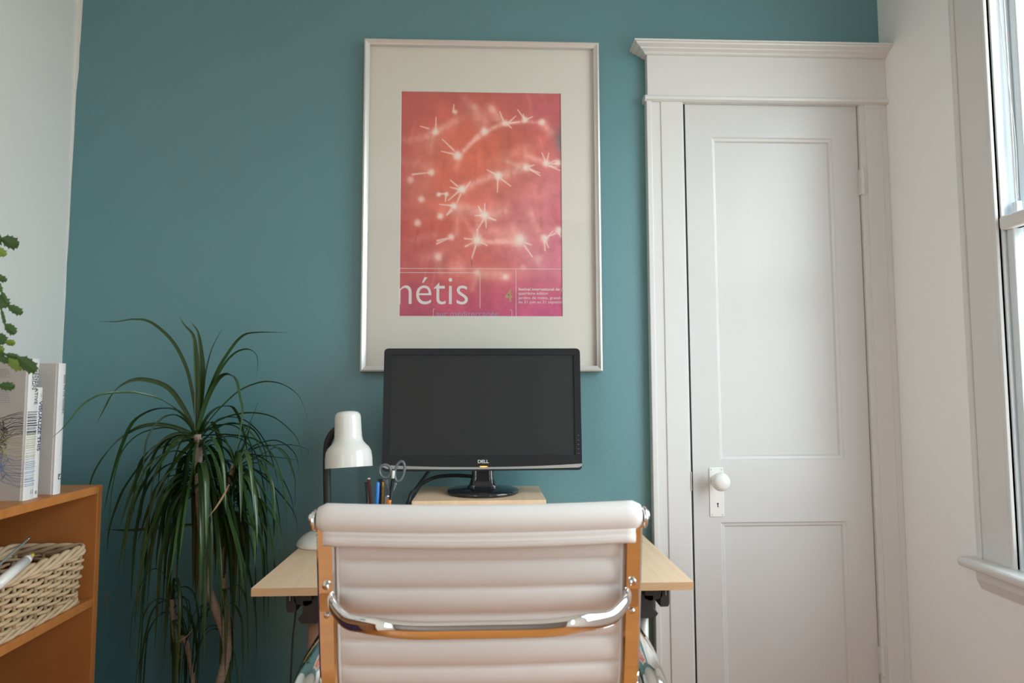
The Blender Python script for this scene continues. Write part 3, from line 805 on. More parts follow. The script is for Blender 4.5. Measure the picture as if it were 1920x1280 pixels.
for (x0, a0), (x1, a1), (x2, u0), (x3, u1) in zip(low, low[1:], upp, upp[1:]):
    q_ = [mp(x0, a0, .0045), mp(x1, a1, .0045), mp(x1, u1, .0068), mp(x0, u0, .0068)]
    v_ = [b.verts.new(p) for p in q_]; b.faces.new(v_)
    q2 = [mp(x0, u0, .0068), mp(x1, u1, .0068), mp(x1, u1, .004), mp(x0, u0, .004)]
    b.faces.new([b.verts.new(p) for p in q2])
bmesh.ops.remove_doubles(b, verts=b.verts, dist=.00005)
obj('silver_trim', b, SILVERP, mon)
lg = -.0
p0 = mp((905-903.7)/1240*1.82-.0148, -mh+.0205, .0056)
text('logo', 'DELL', p0, rv, upv, .0296, .0088, LOGOM, mon, label='small silver letters', bold=.03)
b = B(); prism(b, [mp(.003+.011*math.cos(a), -mh+.0115+.0013*math.sin(a), .0062) for a in [2*PI*k/20 for k in range(20)]], nv*.0012)
obj('power_light', b, LED, mon)
for k in range(5):
    b = B(); c = mp(mw-.010, -mh+.045+.012*k, .0052)
    obox(b, c, rv*.0022, nv*.0006, upv*.0009); obj('button', b, mat('bezel_grey_print', (.12, .12, .13), .4) if k == 0 else bpy.data.materials['bezel_grey_print'], mon)
b = B()   # stand neck
nb = V((mcx, 1.862, ZR))
prof = [(-.030, 1.0), (-.030, .06), (-.034, .03), (-.045, .015)]
hN = zb_+.05-ZR
for wz in (0,):
    secs = [(.046, .030, .012), (.037, .024, .022), (.031, .019, .040), (.0295, .017, .07), (.0295, .016, hN)]
    rings = [[b.verts.new((nb.x+a*x, nb.y+c*y, ZR+h)) for x, y in [(math.copysign(abs(math.cos(t))**.5, math.cos(t)), math.copysign(abs(math.sin(t))**.5, math.sin(t))) for t in [2*PI*k/24 for k in range(24)]]] for a, c, h in secs]
    for A, C in zip(rings, rings[1:]):
        for k in range(24): b.faces.new((A[k], A[(k+1) % 24], C[(k+1) % 24], C[k]))
    b.faces.new(rings[0][::-1]); b.faces.new(rings[-1])
obj('stand_neck', b, GLOSSB, mon, smooth=True)
bc = atz(905.5, 918, ZR+.008)
b = B(); lathe(b, [(0, 0), (.094, 0), (.0985, .003), (.0985, .008), (.095, .0115), (.06, .0145), (0, .016)], (mcx+.001, 1.842, ZR), 60)
for v in b.verts: v.co.y = 1.842+(v.co.y-1.842)*.93
obj('stand_base', b, GLOSSB, mon, smooth=True)
# cables behind the monitor
b = B()
tube(b, smoothpath([at(890, 893, 1.93), at(850, 891, 1.93), at(815, 895, 1.925), at(790, 908, 1.90), at(777, 925, 1.84), at(762, 950, 1.78), V((at(750, 960, 1.76).x, 1.76, ZD+.014)), V((at(745, 960, 1.80).x, 1.86, ZD+.009)), V((-.3, 1.97, ZD+.009))], 8), .0052, 10)
meta(obj('monitor_cable', b, CABLE, smooth=True, origin=at(790, 908, 1.9)), 'thicker black monitor cable curving from the stand neck past the riser', 'cable', None)
b = B()
tube(b, smoothpath([at(812, 868, 1.90), at(803, 884, 1.90), at(790, 902, 1.88), at(778, 918, 1.82), at(768, 934, 1.76), V((at(757, 950, 1.74).x, 1.73, ZD+.016)), V((at(757, 950, 1.74).x-.02, 1.80, ZD+.009)), V((-.33, 1.95, ZD+.009))], 8), .0046, 10)
meta(obj('video_cable', b, CABLE, smooth=True, origin=at(790, 902, 1.88)), 'black cable dropping straight from the monitor back to the left of its stand', 'cable')

# ------------------------------------------------------------------ desk lamp
lb = V((-.434, 1.81, ZD))
lamp = thing('desk_lamp', lb, 'small white enamel desk lamp with black gooseneck on the left end of the desk', 'lamp')
b = B(); lathe(b, [(0, 0), (.064, 0), (.067, .002), (.067, .006), (.062, .015), (.051, .026), (.036, .034), (.018, .038), (0, .039)], lb, 48)
obj('base', b, LAMPW, lamp, smooth=True)
b = B(); lathe(b, [(0, .036), (.013, .037), (.013, .046), (.0, .048)], lb, 20); obj('collar', b, BLACKM, lamp, smooth=True)
YS = 1.775
sa, sb = at(652, 771, YS), at(656.5, 875.5, YS)
ax = (sb-sa); LS = ax.length; ax.normalize()
ax = (ax+V((0, -.10, 0))).normalized()
nk = smoothpath([V((lb.x, lb.y, ZD+.045)), V((at(613, 960, 1.81).x, 1.812, at(613, 960, 1.81).z)), at(613, 900, 1.815), at(613, 850, 1.82), at(616, 826, 1.82), at(627, 809, 1.815), at(643, 800, 1.805), sa+ax*.040], 10)
b = B(); 
rr = [.0100+.0006*(k % 2) for k in range(len(nk)*1)]
fine = []
for a_, c_ in zip(nk, nk[1:]):
    for k in range(3): fine.append(a_.lerp(c_, k/3))
tube(b, fine, [.0108 if (k % 2) else .0098 for k in range(len(fine))], 14)
obj('gooseneck', b, BLACKM, lamp, smooth=True)
b = B()
k_ = LS/105.0
pr = [(0, 0), (14, .3), (20.5, 2.5), (23.5, 7), (24.3, 12), (24.8, 30), (25.6, 48), (27.5, 56), (32, 62), (38, 68), (42, 76), (43.6, 88), (43.8, 104.5)]
outp = [(r_*k_, h_*k_) for r_, h_ in pr]
lathe(b, outp, sa, 48, ax, mi=0, cap=False)
inp = [(max(0, r_*k_-.0012), h_*k_+(.0012 if h_ < 60 else 0)) for r_, h_ in pr][::-1]
lathe(b, [outp[-1]]+inp, sa, 48, ax, mi=1, cap=False)
shd = obj('lamp_shade', b, [LAMPW, LAMPIN], lamp, smooth=True)
b = B(); sphere(b, sa+ax*LS*.66, .020); obj('light_bulb', b, mat('frosted_bulb', (.8, .79, .75), .3), shd, smooth=True)

# ------------------------------------------------------------------ pencil cup and its contents
YCp = 1.69
cc = V((at(712, 1000, YCp).x, YCp, ZD))
cup = thing('pencil_cup', cc, 'small black pen cup on the desk between lamp and monitor', 'cup')
b = B(); lathe(b, [(0, 0), (.034, 0), (.036, .002), (.038, .088), (.0365, .0885), (.0345, .004), (0, .004)], cc, 36, cap=False)
obj('cup_body', b, BLACKM, cup, smooth=True)
def stick(name, p_top, foot, r, m, label, cat, parts, n=10, cap_round=False, group=None):
    """a pen or pencil from foot to p_top; parts: (name, material, t0, t1, r)"""
    t = thing(name, foot, label, cat, group or 'pens and pencils standing in the black cup')
    d = p_top-foot
    for nm, mm, t0, t1, rr_ in parts:
        b = B(); a_, c_ = foot+d*t0, foot+d*t1
        pth = [a_, a_.lerp(c_, .5), c_]
        if cap_round and t1 == 1: pth = [a_, c_-d.normalized()*rr_, c_-d.normalized()*rr_*.4, c_]; rs = [rr_, rr_, rr_*.85, rr_*.4]
        else: rs = [rr_]*3
        tube(b, pth, rs, n)
        obj(nm, b, mm, t, smooth=True)
    return t
ZB = ZD+.006
stick('blue_pen', at(708.5, 903, YCp-.01), V((cc.x-.010, YCp-.012, ZB)), .005, BLUEP, 'bright blue round-topped pen standing in the black pen cup', 'pen', [('barrel', BLUEP, 0, 1, .0047)], cap_round=True)
stick('pencil', at(691.5, 896, YCp+.005), V((cc.x-.012, YCp+.012, ZB)), .004, MAROON, 'maroon pencil with pale eraser end, leftmost tall pencil in the cup', 'pencil', [('shaft', MAROON, 0, .985, .0040), ('eraser', ERASER, .985, 1, .0041)])
stick('black_pen', at(687, 903, YCp-.012), V((cc.x-.020, YCp-.006, ZB)), .004, BLACKP, 'black pen leaning at the far left rim of the pen cup', 'pen', [('barrel', BLACKP, 0, 1, .0042), ('clip', STEEL, .72, .86, .0012)])
stick('marker', at(713, 898, YCp+.014), V((cc.x+.002, YCp+.018, ZB)), .005, BLACKP, 'thick black marker behind the blue pen in the cup', 'marker', [('barrel', BLACKP, 0, .8, .0052), ('cap', BLACKM, .8, 1, .0058)])
stick('pencil', at(718.5, 903, YCp), V((cc.x+.004, YCp-.002, ZB)), .0035, YELLOWP, 'thin yellow and brown pencil right of the blue pen', 'pencil', [('shaft', mat('brown_lacquer', (.26, .12, .03), .4), 0, .93, .0034), ('tip', YELLOWP, .93, 1, .003)])
stick('ballpoint', at(738, 881, YCp-.006), V((cc.x+.016, YCp-.012, ZB)), .004, BLACKP, 'black ballpoint with white band standing between the scissor loops', 'pen', [('barrel', BLACKP, 0, .9, .0042), ('white_band', LAMPW, .9, .995, .0043), ('clip', SILVERP, .70, .79, .0022)])
# craft knife with orange end
stick('craft_knife', at(729.5, 937, YCp-.020), V((cc.x+.012, YCp-.022, ZB)), .006, GREYSC, 'short grey-green and orange handle low in the pen cup under the scissors', 'knife', [('handle', mat('sage_plastic', (.32, .37, .30), .5), 0, .93, .006), ('orange_collar', ORANGEP, .93, 1, .0062)])
# scissors
YSc = YCp-.003
sc_ = thing('scissors', V((cc.x+.015, YSc, ZD+.01)), 'grey-handled scissors standing loops up in the black pen cup', 'scissors')
piv = at(728, 930, YSc)
def loop(cx, cy, rx, ry, ang, n=28):
    out = []
    for k in range(n):
        a = 2*PI*k/n; x, y = rx*math.cos(a), ry*math.sin(a)
        out.append(at(cx+x*math.cos(ang)-y*math.sin(ang), cy+x*math.sin(ang)+y*math.cos(ang), YSc))
    return out
for nm, (cx, cy, rx, ry, ang), (ax0, ay0), dy in (('left_handle', (722.5, 883, 10.5, 12.5, -.2), (724, 898), .003), ('right_handle', (749.5, 883, 8.5, 19, .22), (741, 904), -.003)):
    b = B(); tube(b, loop(cx, cy, rx, ry, ang), .0033, 10, closed=True, flat=1.5, refn=(0, 1, 0))
    a_ = at(ax0, ay0, YSc); m_ = at(736 if dy < 0 else 729, 918, YSc)
    tube(b, smoothpath([a_, m_, piv+V((0, dy, 0))], 5), [.0055]*1+[.0055-.0018*k/10 for k in range(10)], 10, flat=.6, refn=(0, 1, 0))
    h_ = obj(nm, b, GREYSC, sc_, smooth=True)
    b = B(); tip = V((cc.x+.012+dy, YSc+dy*.5, ZD+.012)); dr = (tip-piv); sd = V((1, 0, 0))*.007
    prism(b, [piv+V((0, dy*.4, 0))-sd, piv+V((0, dy*.4, 0))+sd, tip+sd*.15, tip-sd*.15], (0, .0014, 0))
    obj('blade', b, STEEL, h_)
b = B(); lathe(b, [(.0, .0075), (.003, .007), (.0042, .005), (.0042, 0)], piv, 16, V((0, -1, 0))); obj('pivot_screw', b, CHROME, sc_, smooth=True)

# ------------------------------------------------------------------ office chair
CX = -.008
chair = thing('office_chair', (CX, 1.35, 0), 'white ribbed leather office chair with chrome frame, seen from behind at the desk', 'chair')
def backy(z):
    y = 1.072+(.962-z)*.165
    if z < .735: y += (.735-z)**2*3.0
    return y
# side rails
zs_ = [.975-.012*k for k in range(42)]
for sgn in (-1, 1):
    b = B(); rings = []
    for i, z in enumerate(zs_):
        y = backy(z); t = (backy(z-.005)-backy(z+.005))/.01; tn = V((0, t, -1)).normalized(); nn = V((0, -1, -t)).normalized()
        c = V((CX+sgn*.2445, y, z)); hw, hd = .0138, .009
        pts = [c+V((x, 0, 0))+nn*d for x, d in ((-hw, hd-.003), (-hw+.003, hd), (hw-.003, hd), (hw, hd-.003), (hw, -hd), (-hw, -hd))]
        rings.append([b.verts.new(p) for p in pts])
    for A, C in zip(rings, rings[1:]):
        for k in range(6): b.faces.new((A[k], A[(k+1) % 6], C[(k+1) % 6], C[k]))
    b.faces.new(rings[0]); b.faces.new(rings[-1][::-1])
    obj('side_rail', b, CHROME, chair)
    # finial at the end of the headrest
    b = B(); lathe(b, [(.017, 0), (.017, .004), (.0155, .006), (.010, .0075), (0, .008)], (CX+sgn*.2585, 1.070, .965), 24, V((sgn, 0, 0)))
    lathe(b, [(.009, 0), (.009, .0075), (.007, .010), (0, .0105)], (CX+sgn*.2585, 1.066, .969), 20, V((sgn, 0, 0)))
    obj('end_cap', b, CHROME, chair, smooth=True)
def bow(u):      # the back sags a little towards the camera in the middle
    return -.020*(1-u*u)
# headrest roll with welt below
b = B(); HW = .2555; n = 28
def hsec(u, sc):
    y0, z0 = 1.070+bow(u), .9685-.002*(1-u*u)
    out = []
    for k in range(n):
        a = 2*PI*k/n
        ry, rz = .024*sc, .0235*sc
        out.append(V((CX+u*HW, y0+ry*math.cos(a), z0+rz*math.sin(a))))
    return out
rings = []
for k in range(41):
    u = -1+2*k/40; e_ = (1-abs(u))*HW
    sc = 1 if e_ > .012 else .72+.28*math.sqrt(max(0, 1-(1-e_/.012)**2))
    rings.append([b.verts.new(p) for p in hsec(u, sc)])
for A, C in zip(rings, rings[1:]):
    for k in range(n): b.faces.new((A[k], A[(k+1) % n], C[(k+1) % n], C[k]))
b.faces.new(rings[0]); b.faces.new(rings[-1])
head = obj('headrest', b, LEATHER, chair, smooth=True)
b = B(); rings = []
for k in range(33):      # flap hanging off the roll with a stitched hem
    u = -1+2*k/32; w_ = HW-.012
    y0 = 1.070+bow(u)
    zz = .9685-.002*(1-u*u)
    pr_ = [(-.017, -.014), (-.020, -.021), (-.0185, -.0235), (-.0205, -.027), (-.0205, -.036), (-.016, -.040), (-.004, -.040), (.004, -.030), (.0, -.012)]
    rings.append([b.verts.new((CX+u*w_, y0+a_, zz+c_)) for a_, c_ in pr_])
for A, C in zip(rings, rings[1:]):
    for k in range(len(pr_)): b.faces.new((A[k], A[(k+1) % len(pr_)], C[(k+1) % len(pr_)], C[k]))
b.faces.new(rings[0]); b.faces.new(rings[-1][::-1])
obj('headrest_hem', b, LEATHER, head, smooth=True)
b = B()
for k in range(96):
    u = -1+2*(k+.5)/96; obox(b, (CX+u*(HW-.016), 1.070+bow(u)-.0207, .9685-.002*(1-u*u)-.0285), V((.0015, 0, 0)), V((0, .0004, 0)), V((0, 0, .0004)))
obj('stitching', b, STITCH, head)
# ribbed back panel: horizontal channels
seam = [.9400, .897, .854, .811, .768, .7245, .681, .638, .595, .552, .509]
b = B(); NXp = 44; PW = .2325
zl = []
for a_, c_ in zip(seam, seam[1:]):
    for k in range(10): zl.append((a_+(c_-a_)*k/10, k/10))
zl.append((seam[-1], 0))
def panel_pt(u, z, s, off=0):
    t = (backy(z-.005)-backy(z+.005))/.01; nn = V((0, -1, -t)).normalized()
    edge = min(1, (1-abs(u))/.10)
    bul = .0078*math.sin(PI*s)**.62*(edge**.5)
    hem = .004*math.exp(-((1-abs(u))/.022)**2)
    return V((CX+u*PW, backy(z)+bow(u)*.55*(edge**.5)+.006, z))+nn*(bul+hem+off)
gridv = [[b.verts.new(panel_pt(-1+2*i/NXp, z, s)) for i in range(NXp+1)] for z, s in zl]
for r0_, r1_ in zip(gridv, gridv[1:]):
    for i in range(NXp): b.faces.new((r0_[i], r0_[i+1], r1_[i+1], r1_[i]))
fg = [[b.verts.new(panel_pt(-1+2*i/NXp, z, 1)+V((0, .014+.004*math.sin(PI*s), 0))) for i in range(NXp+1)] for z, s in zl]
for r0_, r1_ in zip(fg, fg[1:]):
    for i in range(NXp): b.faces.new((r0_[i], r1_[i], r1_[i+1], r0_[i+1]))
for i in range(NXp):
    b.faces.new((gridv[0][i], fg[0][i], fg[0][i+1], gridv[0][i+1])); b.faces.new((gridv[-1][i], gridv[-1][i+1], fg[-1][i+1], fg[-1][i]))
for k in range(len(zl)-1):
    b.faces.new((gridv[k][0], gridv[k+1][0], fg[k+1][0], fg[k][0])); b.faces.new((gridv[k][-1], fg[k][-1], fg[k+1][-1], gridv[k+1][-1]))
bk_ = obj('backrest', b, LEATHER, chair, smooth=True)
b = B()
for z in seam[1:8]:
    for i in range(110):
        u = -.90+1.80*i/109
        p = panel_pt(u, z, 0); obox(b, p+V((0, -.0004, .0008)), V((.0011, 0, 0)), V((0, .0006, 0)), V((0, 0, .0003)))
meta(obj('seam_stitching', b, STITCH, bk_), kind='stuff')
for sgn in (-1, 1):     # rolled side hem where leather wraps the rail
    b = B(); tube(b, [panel_pt(sgn*.985, z, 0, .001) for z in zs_ if z < .94 and z > .52], .0035, 8); obj('side_welt', b, LEATHER, bk_, smooth=True)
# bowed chrome cross bar
zE = at(1165, 1113, backy(.835)).z
yE = backy(zE)-.012
b = B(); hxE = .236
left = at(690, 1172, .985); 
cz = at(905, 1176, .975).z
path = smoothpath([V((CX-hxE, yE+.004, zE)), V((CX-hxE+.010, yE-.022, zE-.004)), V((CX-hxE+.040, yE-.062, zE-.012)), V((CX-.150, yE-.102, cz+.003)), V((CX-.095, yE-.112, cz)), V((CX, yE-.114, cz)),
                   V((CX+.095, yE-.112, cz)), V((CX+.150, yE-.102, cz+.003)), V((CX+hxE-.040, yE-.062, zE-.012)), V((CX+hxE-.010, yE-.022, zE-.004)), V((CX+hxE, yE+.004, zE))], 10)
tube(b, path, .0068, 28, flat=1.85, refn=(0, 0, 1))
obj('cross_bar', b, CHROME, chair, smooth=True)
for sgn in (-1, 1):
    b = B()
    for dz, rr_ in ((.024, .0065), (-.024, .005)):
        lathe(b, [(rr_, 0), (rr_, .004), (rr_*.8, .0065), (rr_*.3, .008), (0, .008)], (CX+sgn*.243, backy(zE+dz)-.0085, zE+dz), 18, V((0, -1, 0)))
    prism(b, [(CX+sgn*.243+x, backy(zE)-.011, zE+z) for x, z in rrect(.0115, .018, .008)], (0, .004, 0))
    obj('bracket', b, CHROME_D, chair, smooth=False, bevel=.001)
# looped arms
for sgn in (-1, 1):
    b = B(); X = CX+sgn*.292
    pth = smoothpath([V((CX+sgn*.262, 1.24, .44)), V((X, 1.15, .475)), V((X+sgn*.004, 1.085, .54)), V((X+sgn*.004, 1.085, .60)), V((X+sgn*.003, 1.118, .655)), V((X, 1.185, .690)), V((X, 1.28, .700)), V((X-sgn*.002, 1.40, .700)),
                      V((X-sgn*.004, 1.50, .695)), V((X-sgn*.004, 1.56, .66)), V((X-sgn*.004, 1.575, .60)), V((X-sgn*.012, 1.55, .50)), V((CX+sgn*.262, 1.48, .44))], 10)
    rs = []
    for p in pth: rs.append(.0225 if p.z > .60 else .0225-.006*min(1, (.60-p.z)/.1))
    tube(b, pth, rs, 22, flat=.62, refn=(0, -.2, 1) if False else None)
    obj('armrest', b, CHROME, chair, smooth=True)
# seat, pedestal and star base (below the picture)
b = B(); rings = []
prs = [(1.27, .455), (1.31, .462), (1.40, .468), (1.50, .470), (1.58, .466), (1.63, .452), (1.65, .425)]
pts = smoothpath([V((0, y, z)) for y, z in prs], 6)
for i, p in enumerate(pts):
    s = .006*abs(math.sin(PI*i/4))
    rings.append([b.verts.new((CX+x, p.y, p.z+s*(1 if d > 0 else 0)-(0 if d > 0 else .028))) for x, d in ((-.235, 1), (-.12, 1), (0, 1), (.12, 1), (.235, 1), (.235, -1), (-.235, -1))])
for A, C in zip(rings, rings[1:]):
    for k in range(7): b.faces.new((A[k], A[(k+1) % 7], C[(k+1) % 7], C[k]))
b.faces.new(rings[0]); b.faces.new(rings[-1][::-1])
obj('seat', b, LEATHER, chair, smooth=True)
for sgn in (-1, 1):
    b = B(); tube(b, smoothpath([V((CX+sgn*.2445, backy(.50), .50)), V((CX+sgn*.247, 1.25, .455)), V((CX+sgn*.247, 1.35, .445)), V((CX+sgn*.247, 1.55, .448)), V((CX+sgn*.247, 1.645, .43))], 6), .012, 12); obj('seat_rail', b, CHROME, chair, smooth=True)
b = B(); box(b, (CX-.24, 1.40, .405), (CX+.24, 1.46, .43)); box(b, (CX-.08, 1.33, .38), (CX+.08, 1.53, .41)); obj('mechanism', b, BLACKM, chair, bevel=.004)
b = B(); tube(b, [(CX, 1.43, .39), (CX, 1.43, .20)], .016, 20); tube(b, [(CX, 1.43, .26), (CX, 1.43, .085)], .027, 20); obj('gas_column', b, CHROME, chair, smooth=True)
for k in range(5):
    a = 2*PI*k/5+.3; d = V((math.cos(a), math.sin(a), 0))
    b = B(); tube(b, [V((CX, 1.43, .115))+d*.02, V((CX, 1.43, .10))+d*.16, V((CX, 1.43, .075))+d*.30], [.020, .016, .011], 12); obj('base_arm', b, CHROME, chair, smooth=True)
    b = B(); s_ = V((-d.y, d.x, 0)); c = V((CX, 1.43, .028))+d*.295
    for q_ in (-1, 1): tube(b, [c+s_*(.008*q_), c+s_*(.022*q_)], .028, 20)
    tube(b, [c, c+V((0, 0, .05))], .007, 10); obj('caster', b, BLACKM, chair, smooth=False)

# ------------------------------------------------------------------ bookshelf
YE = 1.735                      # far end
sc0 = at(193, 908, YE); XF = sc0.x; ZT = sc0.z
YN = .35; TH = .0195; XBk = XL+.022
shelf = thing('bookshelf', ((XF+XBk)/2, (YE+YN)/2, 0), 'low orange wooden bookshelf along the left wall, holding books and a basket', 'bookshelf')
b = B(); box(b, (XBk, YN, ZT-TH), (XF, YE, ZT)); obj('top_board', b, SHELFW, shelf, bevel=.0012)
b = B(); box(b, (XBk+.004, YE-TH, 0), (XF-.0005, YE-.0005, ZT-TH)); obj('side_panel', b, SHELFW, shelf, bevel=.0012)
b = B(); box(b, (XBk+.004, YN+.0005, 0), (XF-.0005, YN+TH, ZT-TH)); obj('side_panel', b, SHELFW, shelf, bevel=.0012)
Z2 = at(181.8, 1121, YE-TH).z
b = B(); box(b, (XBk+.006, YN+TH, Z2-TH), (XF-.002, YE-TH, Z2)); obj('shelf_board', b, SHELFW, shelf, bevel=.0012)
b = B(); box(b, (XBk+.006, YN+TH, .06), (XF-.002, YE-TH, .06+TH)); obj('shelf_board', b, SHELFW, shelf, bevel=.0012)
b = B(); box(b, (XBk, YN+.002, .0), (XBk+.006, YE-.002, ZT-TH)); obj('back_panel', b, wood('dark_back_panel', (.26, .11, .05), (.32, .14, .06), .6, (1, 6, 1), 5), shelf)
# dark bin low on the shelf
bz0 = .06+TH; pt_ = at(40, 1268, 1.45)
b = B(); box(b, (XBk+.03, 1.05, bz0), (XF-.05, 1.50, bz0+.46)); 
meta(obj('storage_bin', b, PURPLE, origin=(XBk+.12, 1.3, bz0), bevel=.01), 'dark purple bin in the lower compartment of the bookshelf', 'bin')

# ------------------------------------------------------------------ books
def book(X1, y0, y1, h, depth, label, mc_, ms_, lean=0):
    t = thing('book', (X1-depth/2, (y0+y1)/2, ZT), label, 'book', 'books standing on the bookshelf')
    z0 = ZT; c = .0025
    b = B(); box(b, (X1-depth, y0, z0), (X1-.008, y0+c, z0+h)); box(b, (X1-depth, y1-c, z0), (X1-.008, y1, z0+h))
    obj('cover_boards', b, mc_, t, bevel=.0006)
    b = B()
    pr_ = [(X1-.008, y0), (X1-.006, y0+.0004), (X1-.002, y0), (X1, y0+(y1-y0)*.2), (X1+.0008, (y0+y1)/2), (X1, y1-(y1-y0)*.2), (X1-.002, y1), (X1-.008, y1), (X1-.008, y1-c), (X1-.004, y1-c), (X1-.004, y0+c), (X1-.008, y0+c)]
    prism(b, [(x, y, z0) for x, y in pr_], (0, 0, h)); sp_ = obj('spine', b, ms_, t)
    b = B(); box(b, (X1-depth+.004, y0+c, z0+.003), (X1-.004, y1-c, z0+h-.004)); obj('pages', b, PAGES, t)
    return t, sp_
# nearest: tall grey and white
q0 = atz(44, 939, ZT); B1y0 = q0.y; B1X = q0.x
q1 = at(70, 800, 1.0); d_ = ray(70, 800); B1y1 = d_.y*(B1X/d_.x)
h1 = at(55, 672, (B1y0+B1y1)/2).z-ZT
bk1, sp1 = book(B1X, B1y0, B1y1, h1, .22, 'tall thick white-spined book with grey cover and swirling line art, nearest of the three', PAPERG, PAPERW)
UPZ = V((0, 0, 1)); DN = V((0, 0, -1)); YP_ = V((0, 1, 0))
def sptext(nm, s, bk, X, ytop, zstart, length, hgt, m, bold=0):
    # spine faces +x, read top to bottom: letters advance down, their tops point to +y
    return text(nm, s, V((X+.0009, ytop-hgt, zstart)), DN, YP_, length, hgt, m, bk, bold=bold)
th = B1y1-B1y0
zz = lambda py, y: at(57, py, y).z
ym = (B1y0+B1y1)/2
sptext('spine_title', 'GENERATIVE', sp1, B1X, B1y0+th*.86, zz(690, ym), zz(690, ym)-zz(758, ym), .0105, INKB)
sptext('spine_title', 'DESIGN', sp1, B1X, B1y0+th*.56, zz(690, ym), zz(690, ym)-zz(730, ym), .0105, INKB)
b = B(); c = V((B1X+.0012, B1y0+th*.72, zz(923, ym)))
for a_, e_ in (((0, -.003, .004), (0, -.003, -.004)), ((0, -.003, .004), (0, .003, .004)), ((0, .003, .004), (0, .003, -.004)), ((0, -.003, -.001), (0, .003, -.001))): tube(b, [c+V(a_), c+V(e_)], .0004, 5)
obj('publisher_mark', b, INKG, sp1)
# line art: loops on the cover running on over the spine as stripes
def on_cover(px, py): return at(px, py, B1y0-.0004)
lines = {'black': [], 'yellow': [], 'blue': [], 'brown': []}
rn = random.Random(5)
arts = {}
for key, m_, y0_, y1_, cnt in (('dark_line_art', INKB, 772, 815, 20), ('yellow_line_art', INKY, 815, 858, 11), ('blue_line_art', INKBL, 862, 912, 14)):
    b = B()
    for k in range(cnt):
        py = y0_+(y1_-y0_)*k/(cnt-1)+rn.uniform(-1, 1)
        # stripe over the spine
        za_ = at(44, py, B1y0).z; w_ = rn.uniform(.0002, .0007)
        box(b, (B1X-.0005, B1y0+.001, za_-w_), (B1X+.0013, B1y0+th*rn.uniform(.75, .98), za_+w_))
        # curve on the cover turning away to the left
        dirn = -1 if key != 'blue_line_art' else 1
        cy = py+rn.uniform(6, 24)*(1 if key == 'dark_line_art' else (-1 if key == 'blue_line_art' else rn.choice((-1, 1))))
        pts_ = [on_cover(43, py), on_cover(rn.uniform(24, 34), py+rn.uniform(-2, 2)), on_cover(rn.uniform(6, 18), (py+cy)/2+rn.uniform(-3, 3)), on_cover(rn.uniform(-6, 8), cy+rn.uniform(-4, 8)), on_cover(rn.uniform(0, 16), cy+rn.uniform(8, 20)*(1 if key != 'blue_line_art' else -1)), on_cover(rn.uniform(-25, -5), cy+rn.uniform(-10, 30))]
        tube(b, smoothpath(pts_, 6), rn.uniform(.0002, .0005), 4)
    obj(key, b, m_, bk1)
b = B()
for py0, py1, n_ in ((692, 707, 6), (731, 754, 7)):
    for k in range(n_):
        py = py0+(py1-py0)*k/(n_-1); a_, e_ = on_cover(-40, py), on_cover(18.5-rn.choice((0, 0, 2, 5)), py)
        x = a_.x
        while x < e_.x:
            w_ = rn.uniform(.002, .006); w_ = min(w_, e_.x-x)
            if w_ > .0005: box(b, (x, B1y0-.0004, a_.z-.0006), (x+w_, B1y0+.0002, a_.z+.0006))
            x += w_+.0012
obj('blurb_lettering', b, INKG, bk1)
# second, shorter
B2X = B1X-.004; B2y0 = B1y1+.001; B2y1 = B2y0+.020
h2 = at(73, 726, B2y0).z-ZT
bk2, sp2 = book(B2X, B2y0, B2y1, h2, .19, 'shorter slim white book with dark purple spine title, in the middle', PAPERW, PAPERW)
ym = B2y0+.01
zt2 = lambda py: at(71, py, ym).z
sptext('spine_title', 'VISUALIZE THIS', sp2, B2X, B2y0+.0165, zt2(751), zt2(751)-zt2(845), .0105, INKP, .02)
sptext('author_lettering', 'YAU', sp2, B2X, B2y0+.014, zt2(737), .009, .005, INKG)
b = B(); box(b, (B2X-.0004, B2y0+.007, zt2(922)-.004), (B2X+.0012, B2y0+.012, zt2(922)+.003)); obj('publisher_mark', b, INKG, sp2)
# third
q3 = atz(102, 927, ZT); B3X = min(q3.x, XF-.004); d_ = ray(102, 900); B3y0 = d_.y*(B3X/d_.x); d_ = ray(120, 800); B3y1 = d_.y*(B3X/d_.x)
h3 = at(110, 681, (B3y0+B3y1)/2).z-ZT
bk3, sp3 = book(B3X, B3y0, B3y1, h3, .21, 'tall pale book with small black spine title, farthest of the three, nearest the teal wall', PAPERG2, PAPERW)
ym = (B3y0+B3y1)/2; th = B3y1-B3y0
zt3 = lambda py: at(113, py, ym).z
sptext('spine_title', 'Show Me the Numbers', sp3, B3X, B3y0+th*.86, zt3(702), zt3(702)-zt3(775), .0062, INKB)
b = B(); box(b, (B3X-.0003, B3y0+th*.70, zt3(855)), (B3X+.0011, B3y0+th*.72, zt3(780))); obj('spine_rule', b, mat('pale_rule_ink', (.5, .5, .5), .6), sp3)
b = B(); c = V((B3X+.0010, B3y0+th*.60, zt3(893)))
for a_, e_ in (((0, -.0035, .005), (0, .0055, .005)), ((0, -.0035, .005), (0, -.0035, -.006)), ((0, -.0035, -.006), (0, .0055, -.006)), ((0, .0005, .0045), (0, .0005, -.001))): tube(b, [c+V(a_), c+V(e_)], .0009, 5)
obj('publisher_mark', b, INKB, sp3)

